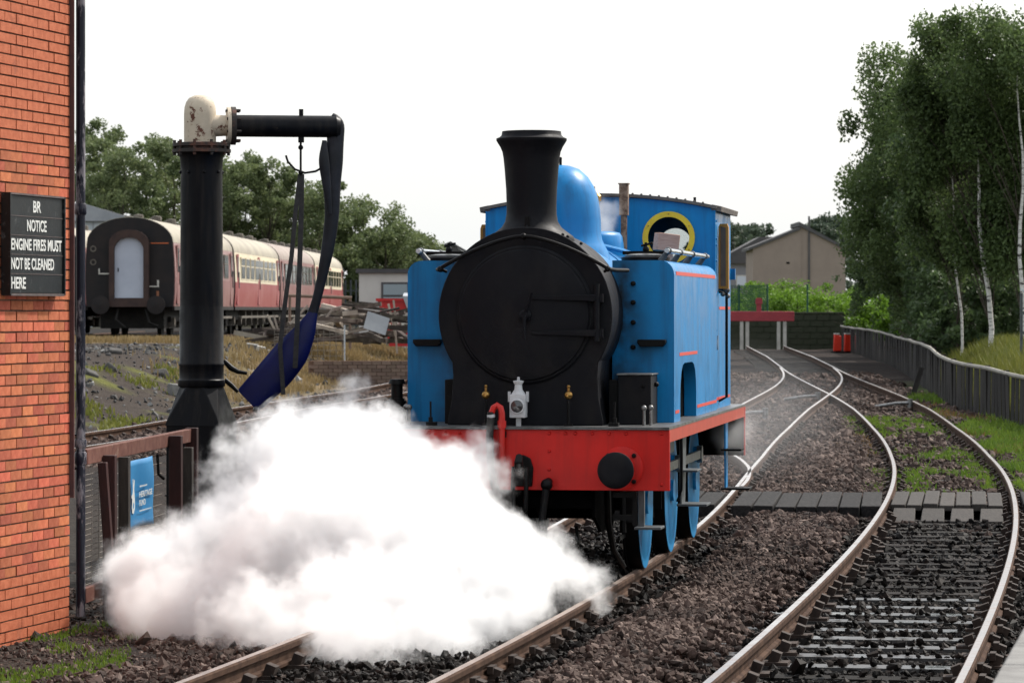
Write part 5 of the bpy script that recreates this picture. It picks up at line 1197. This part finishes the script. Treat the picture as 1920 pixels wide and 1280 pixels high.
# ------------------------------------------------------------------ right side: board fence, buffer stop, barriers, houses
FP = np.array([(10.3,58),(9.9,62),(9.6,68),(9.45,80),(10.6,95),(12.2,118),(13.5,150)])
bf_ = tag(empty('board_fence'), 'long dark fence of upright boards curving along the track', 'fence')
seg = np.concatenate([[0], np.cumsum(np.linalg.norm(np.diff(FP, axis=0), axis=1))])
tt = np.linspace(0, seg[-1], 400); FX = np.interp(tt, seg, FP[:,0]); FY = np.interp(tt, seg, FP[:,1])
for _ in range(30): FX[1:-1] = (FX[:-2]+FX[2:])/2; FY[1:-1] = (FY[:-2]+FY[2:])/2
bdm = MB().box(-.20,.20,-.006,.006,-.15,1.0).mesh('board', DARKFENCE, 0)
bsm = MB().box(-.05,.05,-.05,.05,-.15,1.06).mesh('post', DARKFENCE, 0)
t = 0; top = []; kk = 0
while t < seg[-1]:
    x = np.interp(t, tt, FX); y = np.interp(t, tt, FY); x2 = np.interp(t+.3, tt, FX); y2 = np.interp(t+.3, tt, FY); a = math.atan2(y2-y, x2-x)
    z = float(g(y)) - .2; sag = .02*math.sin(t*.2) + .008*math.sin(t*.9)
    h = .98 + sag + .1*math.exp(-((y-88)/8)**2)
    o = link('board', bdm, None, bf_, (x, y, z), (random.uniform(-.03,.03), random.uniform(-.03,.03), a)); o.scale = (1, 1, h+random.uniform(-.03,.02))
    if kk % 5 == 0:
        o = link('post', bsm, None, bf_, (x+.05*math.sin(a), y-.05*math.cos(a), z), (0, 0, a)); o.scale = (1, 1, h)
    top.append((x, y, z+h+.005)); t += .52 if y < 100 else .6; kk += 1
for k0 in range(0, len(top)-2, 8):
    sgm = top[k0:k0+9]
    if len(sgm) < 2: break
    MB().tube(sgm[::2] + ([sgm[-1]] if (len(sgm)-1) % 2 else []), .042, 6).build('capping_rail', FENCETOP, bf_)
# leaning stakes
for (x, y, rz, ry) in ((9.2,84,0,.3),):
    o = tag(MB().box(-.06,.06,-.03,.03,0,.75).build('fence_stake', DARKFENCE, None, smooth=0), 'loose grey stake leaning at the foot of the board fence', 'stake'); o.location = (x, y, float(g(y))-.2); o.rotation_euler = (0, ry, rz)
# buffer stop
bs = tag(empty('buffer_stop', (10.22, 148.5, .72), R(-3)), 'red beamed buffer stop with white posts at the end of the track', 'buffer stop')
MB().box(-1.75,1.25,-.12,.12,1.05,1.45).build('beam', BUFRED, bs, bevel=.02)
for x_ in (-.95,-.72,.55,.80):
    b = MB(); b.prism([(0,-.1),(.18,-.1),(.10,1.04),(-.08,1.04)], 'x', x_, x_+.14); b.build('post', BUFWHITE, bs)
MB().box(-.28,-.08,-.06,.06,1.45,2.0).build('lamp_post', BUFRED, bs); MB().box(-.32,-.04,-.1,.1,1.75,1.95).build('stop_lamp', BUFRED, bs)
# plastic barriers
for i, (dx, dy, lab) in enumerate(((0,0,'red plastic barrier leaning at the end of the board fence'), (.42,.15,'red plastic barrier with a white top band beside the board fence'))):
    br = tag(empty('plastic_barrier', (12.6+dx, 142+dy, .62), R(20)), lab, 'barrier')
    MB().prism([(-.08,0),(.42 if i else .24,0),(.42 if i else .24,.60),(.02,.66),(-.06,.66)], 'y', 0, .12).build('barrier_panel', PLRED, br, bevel=.03)
    MB().box(-.05, .40 if i else .15, -.01, .13, .665, .71).build('top_band', BUFWHITE, br)
    MB().box(-.1,.3,-.15,.27,-.06,.0).build('foot', BLACKG, br)
# stone wall beyond the buffer stop
sw = tag(empty('stone_wall', (7.0, 154, .5)), 'low dark mossy wall behind the buffer stop', 'wall')
MB().box(0, 7.2, 0, .4, 0, 1.55).build('wall_body', STONEW, sw)
for k in range(12): MB().box(k*.6, k*.6+.59, -.04, .44, 1.552, 1.64).build('coping_stone', STONEW, sw, bevel=.02)
for r_ in range(6):
    for k in range(13):
        x = k*.56 + (.28 if r_ % 2 else 0)
        if x < 6.6: link('stone', (MB().box(0,.53,-.03,.01,0,.225).mesh('stone', STONEW, 0)), None, sw, (x, random.uniform(-.01,.01), r_*.255+.02))
# green mesh fence
gf = tag(empty('green_mesh_fence', (9.2, 157, 1.7)), 'green wire fence and screen behind the buffer stop', 'fence')
b = MB()
for k in range(30): b.cyl((k*.06,0,.2),(k*.06,0,1.6),.012,.012,4)
for k in range(16): b.cyl((0,0,.2+k*.09),(1.75,0,.2+k*.09),.012,.012,4)
b.build('screen', GREENMESH, gf)
for x_ in (0,.55,1.78,3.5): MB().cyl((x_,0,-1.0),(x_,0,1.63),.04,.04,8).build('post', GREENMESH, gf)
# houses
y = 300.; s_ = 6850/y
h1 = tag(empty('gabled_house', ((1412-960)/s_, y, 1.0)), 'tan rendered house gable with a dark slate roof behind the bushes', 'house')
pk = (1505-1412)/s_
gp_ = [(0,0),(7.6,0),(7.6,6.2),(pk,8.3),(0,6.6)]
MB().prism([(0,0),(7.6,0),(7.6,6.1),(pk+.02,8.15),(pk-.18,8.15),(pk-.18,7.85),(0,6.25)], 'y', 0, 9).build('wall', RENDER, h1)
MB().prism([(-.35,6.1),(pk-.2,7.80),(pk-.2,8.02),(-.35,6.32)], 'y', -.2, 9.2).build('roof', SLATE, h1)
MB().prism([(pk-.3,8.45),(pk-.3,8.1),(7.9,6.0),(7.9,6.2)], 'y', -.2, 9.2).build('roof', SLATE, h1)
MB().box(pk+.45,pk+.60,-.1,-.001,0,8.9).build('flue_pipe', SLATE, h1)
MB().box(pk-.08,pk+.0,-.03,-.001,0,8.0).build('wall_joint', RENDER, h1)
MB().box(2.75,3.0,-.05,-.001,5.0,5.15).build('vent', BLACKG, h1)
h2 = tag(empty('slate_house', ((1340-960)/(6850/315.), 315, 1.0)), 'dark slate roofed house with a bright window left of the tan gable', 'house')
MB().box(0,3.6,0,8,0,5.3).build('wall', mat('grey_render', (.22,.22,.24), rough=.9), h2)
MB().prism([(-.3,5.2),(3.9,5.2),(7.6,7.5),(3.9,7.5)], 'y', -.4, 8).build('roof', SLATE, h2)
wn = empty('window', (1.85,-.05,3.2), 0, h2); MB().box(0,1.35,0,.06,0,1.0).build('frame', BUFWHITE, wn); MB().box(.08,1.27,-.012,0,.08,.92).build('pane', mat('bright_pane', (.55,.60,.68), rough=.2), wn)
h3 = tag(empty('grey_gable_house', ((795-960)/(6850/330.), 330, 1.0)), 'grey roofed gable showing beyond the left side tank', 'house')
MB().prism([(0,0),(4.0,0),(4.0,6.2),(2.4,7.15),(0,6.1)], 'y', 0, 8).build('wall', SLATE, h3)
MB().prism([(-.2,6.1),(2.4,7.2),(4.3,6.15),(4.3,6.3),(2.4,7.4),(-.2,6.3)], 'y', -.2, 8).build('roof', SLATE, h3)
# steel gate at the right edge
gtx = tag(empty('steel_handrail', (11.55, 83, th(11.55,83)-.3)), 'dark galvanised steel handrail at the right hand end of the board fence', 'handrail')
for x_ in (0,.35): MB().box(x_,x_+.06,0,.06,0,2.1).build('upright', GREYST, gtx)
for z in (.6,1.1,1.55,2.05):
    MB().obox((.45,.03,z-.1), (1.0,.05,.05), (0,.5,0)).build('rail', BRIGHT if z > 2 else GREYST, gtx)

# ------------------------------------------------------------------ trees
def leaves(C_, n_, size, droop=.0, aspect=.6, spread=None):
    """n_ leaf quads scattered around points C_ (with radius spread)"""
    k = rng.integers(0, len(C_), n_); sp = np.asarray(spread)[k][:, None]
    d = rng.normal(0, 1, (n_, 3)); d /= np.linalg.norm(d, axis=1)[:, None]; d *= rng.random((n_, 1))**(1/2.2)
    P = C_[k] + d*sp*np.array([1, 1, .8 + droop*.6])
    if droop: P[:, 2] -= np.abs(rng.normal(0, droop*.5, n_))*sp[:, 0]
    a = rng.normal(0, 1, (n_, 3)); a[:, 2] -= droop*1.2; a /= np.linalg.norm(a, axis=1)[:, None]
    b = np.cross(a, rng.normal(0, 1, (n_, 3))); b /= np.linalg.norm(b, axis=1)[:, None]
    s = size*rng.uniform(.6, 1.3, (n_, 1))
    V = np.stack([P - a*s*.5, P + b*s*aspect*.5, P + a*s*.5, P - b*s*aspect*.5], 1).reshape(-1, 3)
    return V, np.arange(n_*4).reshape(-1, 4)
def tree(name, label, x, y, h, cr, nleaf, lsize, leafm, barkm, group, base=.25, lean=(0,0), droop=.0, clumps=90, tr=.12, shape=1.0, zb=None, cat='tree', low=None, back=0):
    z0 = (th(x, y) if zb is None else zb) - .1
    root = tag(empty(name, (x, y, z0)), label, cat, group)
    t = MB(); br_ = MB(); n_ = 9
    tp = [(lean[0]*h*(i/n_)**1.3 + .04*h*.2*math.sin(i*1.3+x), lean[1]*h*(i/n_) + .02*math.sin(i*2.1), h*.93*i/n_) for i in range(n_+1)]
    t.tube(tp, [tr*(1-i/n_*.85) for i in range(n_+1)], 8)
    C_ = []; S_l = []
    rs = random.Random(int(x*100+y))
    for k in range(clumps):
        f = base + (1-base)*(rs.random()**.85)
        ring = cr*(math.sin(math.pi*min(1, .18+.82*(1-f)/(1-base)*.95))**.7)*shape
        if low is not None and f < .45: ring = max(ring, cr*low)
        a = rs.uniform(0, 2*math.pi); rr = ring*math.sqrt(rs.uniform(.12, 1.0))*rs.uniform(.75, 1.2)
        i = min(n_, int(f*n_)); ax = Vector(tp[i])
        c = Vector((ax.x + rr*math.cos(a), ax.y + rr*math.sin(a), f*h + rs.uniform(-.25,.25)))
        if back and f < .85: c.y = abs(c.y)*.5 + back*(1-f*.4) + rs.uniform(-.1,.2)
        C_.append(c); S_l.append(cr*rs.uniform(.16, .34))
        if k % 3 == 0 and f < .92:
            j = max(1, i-2); p0 = Vector(tp[j]); mid = (p0+c)/2 + Vector((0,0,.12*rr))
            br_.tube([tuple(p0), tuple(mid), tuple(c)], [tr*.25*(1-f*.5), tr*.13, .008], 5)
    t.build('trunk', barkm, root); br_.build('branches', BARKD, root)
    V, F_ = leaves(np.array([tuple(c) for c in C_]), nleaf, lsize, droop, .62, S_l)
    V[:, 2] = np.maximum(V[:, 2], .05)
    q4 = V.reshape(-1, 4, 3); wx = q4[:,0,0]+x; wy = q4[:,0,1]+y; wz = q4[:,0,2]
    if x > 8 and y < 160:                                  # nothing hangs through the board fence
        kq = ~((wx < xfence(wy)+.25) & (wz < 2.3)); V = q4[kq].reshape(-1, 3); F_ = np.arange(len(V)).reshape(-1, 4)
    np_mesh('crown', V, F_, leafm, root); return root
RT = 'trees behind the board fence'
tree('birch_tree', 'white trunked birch leaning left behind the board fence', 12.45, 95, 8.8, 2.0, 46000, .11, LEAFD, BARK, RT, base=.30, lean=(-.075,0), droop=.6, clumps=120, tr=.075, back=.45)
tree('birch_tree', 'upright white trunked birch beside the steel handrail', 13.15, 94, 8.5, 1.8, 38000, .11, LEAFD, BARK, RT, base=.30, lean=(-.012,0), droop=.6, clumps=110, tr=.07, back=.45)
tree('birch_tree', 'thin birch with a faint pale trunk among the dark trees', 11.95, 97, 7.6, 1.5, 26000, .11, LEAFD, BARK, RT, base=.36, lean=(-.06,0), droop=.6, clumps=80, tr=.04, back=.4)
tree('birch_tree', 'tall pointed birch at the left of the dark group', 13.25, 119, 10.0, 2.2, 46000, .13, LEAFD, BARKD, RT, base=.12, lean=(-.02,0), droop=.6, clumps=130, tr=.1, low=1.0)
tree('broadleaf_tree', 'dark spreading tree overhanging the bright bushes', 14.7, 131, 8.4, 2.3, 44000, .15, LEAFD2, BARKD, RT, base=.1, droop=.4, clumps=130, tr=.12, low=1.05)
tree('broadleaf_tree', 'low dark tree at the far end of the board fence', 15.3, 146, 6.2, 2.1, 20000, .16, LEAFD2, BARKD, RT, base=.06, droop=.3, clumps=80, tr=.1, low=1.0)
for (x, y, h, cr, n_, lb_) in ((13.8,112,8.2,2.2,24000,'dense dark tree in the gap left of the leaning birch'),(15.0,108,8.0,2.2,24000,'dense dark tree behind the two white birch trunks'),(15.8,116,8.4,2.6,24000,'dense dark tree deep in the wood beyond the handrail'),(14.6,122,8.4,2.5,20000,'dense dark tree between the pointed birch and the spreading tree')):
    tree('broadleaf_tree', lb_, x, y, h, cr, n_, .17, LEAFD2, BARKD, RT, base=.04, clumps=110, low=1.05)
for (x, y, h, cr) in ((12.2,100,2.6,1.3),(13.0,104,3.0,1.5),(11.9,106,2.2,1.2),(13.6,100,2.4,1.3)):
    tree('dark_shrub', 'dark shrub in the shade under the birches', x, y, h, cr, 6000, .16, LEAFD2, BARKD, 'shrubs under the birches', base=.05, clumps=50, tr=.05, low=1.0, cat='shrub')
BG = 'bright bushes behind the buffer stop'
for (x, y, h, cr) in ((11.2,163,2.9,1.6),(12.6,161,2.9,1.6),(13.6,157,2.5,1.4),(14.0,150,2.3,1.2),(12.0,167,3.5,1.8),(10.2,168,3.3,1.7),(13.9,165,3.2,1.6),(15.2,152,2.6,1.3),(15.7,146,2.3,1.1),(15.4,160,3.0,1.5),(9.6,162,2.4,1.2),(14.6,138,2.0,.9)):
    tree('green_bush', 'sunlit bright green bush behind the buffer stop', x, y, h*.78, cr*.95, 6500, .13, LEAFB, BARKD, BG, base=.05, clumps=60, tr=.05, low=1.0, zb=.75 if y > 145 else None, cat='bush')
LT = 'trees in the belt behind the carriages'
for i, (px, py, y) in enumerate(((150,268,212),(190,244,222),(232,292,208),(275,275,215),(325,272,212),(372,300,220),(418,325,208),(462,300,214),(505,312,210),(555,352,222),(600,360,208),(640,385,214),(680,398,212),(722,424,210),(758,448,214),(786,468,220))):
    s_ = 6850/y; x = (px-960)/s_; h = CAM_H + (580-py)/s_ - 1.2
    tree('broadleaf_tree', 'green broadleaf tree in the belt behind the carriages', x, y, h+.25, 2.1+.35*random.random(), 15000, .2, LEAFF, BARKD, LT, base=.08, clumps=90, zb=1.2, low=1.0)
for i, (px, py, y, r_) in enumerate(((1375,428,390,3.4),(1410,424,395,3.0),(1345,420,395,3.5),(1545,412,400,3.2),(1575,408,405,3.2),(1525,424,400,2.6))):
    s_ = 6850/y; tree('hill_tree', 'pale green tree on the rise behind the houses', (px-960)/s_, y, CAM_H+(580-py)/s_-1, r_, 4000, .5, LEAFH, BARKD, 'trees on the rise behind the houses', base=.2, clumps=60, zb=1, low=1.0)

# ------------------------------------------------------------------ steam
def steam(name, label, spheres, dens, nscale, amp, hull=1.06, thr=0.0, aniso=.25, gain=3.0, warp=.3, pad=.02, fine=0):
    """spheres: (x, y, z, r) in metres; a lumpy closed hull filled with scattering vapour"""
    b = bmesh.new()
    for (x, y, z, r_) in spheres:
        bmesh.ops.create_icosphere(b, subdivisions=3, radius=r_*hull + pad, matrix=Matrix.Translation((x, y, z)))
    me = bpy.data.meshes.new(name); b.to_mesh(me); b.free()
    o = tag(link(name, me), label, 'steam', kind='stuff')
    rm = o.modifiers.new('hull', 'REMESH'); rm.mode = 'VOXEL'; rm.voxel_size = min(.06, min(s[3] for s in spheres)*.35)
    m = bpy.data.materials.new(name); m.use_nodes = True; n = m.node_tree.nodes; L = m.node_tree.links; n.remove(n['Principled BSDF'])
    ge = n.new('ShaderNodeNewGeometry'); pos = ge.outputs['Position']
    n0 = n.new('ShaderNodeTexNoise'); n0.inputs['Scale'].default_value = nscale; n0.inputs['Detail'].default_value = 8; n0.inputs['Roughness'].default_value = .68
    L.new(pos, n0.inputs['Vector'])
    # turbulent warp of the lookup position
    nw = n.new('ShaderNodeTexNoise'); nw.inputs['Scale'].default_value = nscale*.55; nw.inputs['Detail'].default_value = 3; L.new(pos, nw.inputs['Vector'])
    w1 = n.new('ShaderNodeVectorMath'); w1.operation = 'SUBTRACT'; w1.inputs[1].default_value = (.5,.5,.5); L.new(nw.outputs['Color'], w1.inputs[0])
    w2 = n.new('ShaderNodeVectorMath'); w2.operation = 'SCALE'; w2.inputs['Scale'].default_value = warp; L.new(w1.outputs[0], w2.inputs[0])
    w3 = n.new('ShaderNodeVectorMath'); w3.operation = 'ADD'; L.new(pos, w3.inputs[0]); L.new(w2.outputs[0], w3.inputs[1]); pos = w3.outputs[0]
    cur = None
    for (x, y, z, r_) in spheres:
        d = n.new('ShaderNodeVectorMath'); d.operation = 'DISTANCE'; d.inputs[1].default_value = (x, y, z); L.new(pos, d.inputs[0])
        q = n.new('ShaderNodeMath'); q.operation = 'MULTIPLY_ADD'; q.inputs[1].default_value = -1/r_; q.inputs[2].default_value = 1.0; L.new(d.outputs['Value'], q.inputs[0])
        q2 = n.new('ShaderNodeMath'); q2.operation = 'MULTIPLY'; q2.inputs[1].default_value = r_; L.new(q.outputs[0], q2.inputs[0])
        if cur is None: cur = q2.outputs[0]
        else:
            mx = n.new('ShaderNodeMath'); mx.operation = 'SMOOTH_MAX'; mx.inputs[2].default_value = .3; L.new(cur, mx.inputs[0]); L.new(q2.outputs[0], mx.inputs[1]); cur = mx.outputs[0]
    if fine:
        nf = n.new('ShaderNodeTexNoise'); nf.inputs['Scale'].default_value = nscale*3.4; nf.inputs['Detail'].default_value = 5; nf.inputs['Roughness'].default_value = .7; L.new(ge.outputs['Position'], nf.inputs['Vector'])
        nq = n.new('ShaderNodeMath'); nq.operation = 'MULTIPLY_ADD'; nq.inputs[1].default_value = fine; nq.inputs[2].default_value = -fine*.5; L.new(nf.outputs[0], nq.inputs[0])
        na_ = n.new('ShaderNodeMath'); na_.operation = 'ADD'; L.new(cur, na_.inputs[0]); L.new(nq.outputs[0], na_.inputs[1]); cur = na_.outputs[0]
    ns = n.new('ShaderNodeMath'); ns.operation = 'MULTIPLY_ADD'; ns.inputs[1].default_value = amp; ns.inputs[2].default_value = -amp*.5 - thr; L.new(n0.outputs[0], ns.inputs[0])
    ad = n.new('ShaderNodeMath'); ad.operation = 'ADD'; L.new(cur, ad.inputs[0]); L.new(ns.outputs[0], ad.inputs[1])
    mr = n.new('ShaderNodeMapRange'); mr.interpolation_type = 'SMOOTHSTEP'; mr.inputs[1].default_value = 0; mr.inputs[2].default_value = 1/gain; mr.inputs[3].default_value = 0; mr.inputs[4].default_value = dens
    L.new(ad.outputs[0], mr.inputs[0])
    vs = n.new('ShaderNodeVolumeScatter'); vs.inputs['Color'].default_value = (.978,.987,.998,1); vs.inputs['Anisotropy'].default_value = aniso
    L.new(mr.outputs[0], vs.inputs['Density']); L.new(vs.outputs[0], n['Material Output'].inputs['Volume'])
    me.materials.append(m); return o
def sp(px, py, r_, Z): return ((px-960)/6850*Z, Z, CAM_H-(py-580)/6850*Z, r_/6850*Z)
CL = [sp(*q) for q in ((590,850,95,28.9),(520,880,80,28.9),(660,880,110,29.0),(740,910,100,28.9),(800,950,105,28.8),(640,970,170,28.4),(490,960,110,28.6),(430,1030,120,28.4),
      (560,1060,170,27.6),(720,1050,180,27.4),(850,1060,130,27.8),(935,1090,95,27.8),(1010,1080,70,28.2),(1062,1078,46,28.6),(330,1080,110,28.2),(262,1075,72,28.4),(285,1140,75,27.6),(420,1130,100,27.2),
      (640,1140,125,26.4),(790,1140,115,26.4),(900,1150,70,26.6),(560,1185,78,25.6),(690,1200,66,25.3),(800,1195,56,25.6),(425,865,38,28.9),(845,880,46,28.9),(885,960,50,28.8),(600,790,48,29.2),(620,1215,62,25.0),(735,1222,52,24.9),(480,1165,75,26.2),(870,1200,46,25.6),(960,1150,48,26.8),(350,1150,70,27.0),(905,905,40,29.3),(950,890,34,29.4),(925,840,26,29.5),(760,845,50,29.4),(690,800,40,29.5),(640,745,34,29.8),(560,780,44,29.3),(1085,1095,40,28.4),(915,1085,95,27.1))]
steam('steam_cloud', 'thick white cloud of escaping steam before the engine', CL, 12, 2.2, .66, hull=1.05, thr=-.05, gain=3.3, warp=.7, pad=.16, fine=.46)
W1 = [M_e @ Vector(p) for p in ((.10,4.75,2.98),(.0,4.85,3.12),(.14,4.95,3.22),(-.05,4.7,2.9))]
steam('steam_wisp', 'thin wisp of steam drifting from the safety valves before the cab', [(p.x, p.y, p.z, r_) for p, r_ in zip(W1, (.19,.21,.16,.17))], 9, 5, .3, hull=1.05, thr=.05, gain=5)
W2 = [M_e @ Vector(p) for p in ((1.0,9.0,.9),(1.2,10.5,1.0),(.9,12.0,1.2),(1.5,13.0,1.1),(1.3,8.0,.8))]
steam('exhaust_wisp', 'faint veil of steam hanging behind the cab of the engine', [(p.x, p.y, p.z, r_) for p, r_ in zip(W2, (.8,.9,.9,.8,.45))], .06, 1.6, .7, hull=1.1, thr=.0, gain=1.5)
W3 = [M_e @ Vector(p) for p in ((1.15,6.9,.98),(1.2,6.4,1.05),(1.3,7.1,.75),(1.2,7.3,1.1))]
steam('leaking_steam', 'grey steam hanging under the running plate by the rear of the engine', [(p.x, p.y, p.z, r_) for p, r_ in zip(W3, (.28,.22,.24,.2))], .8, 3.5, .3, hull=1.05, thr=-.03, gain=3)
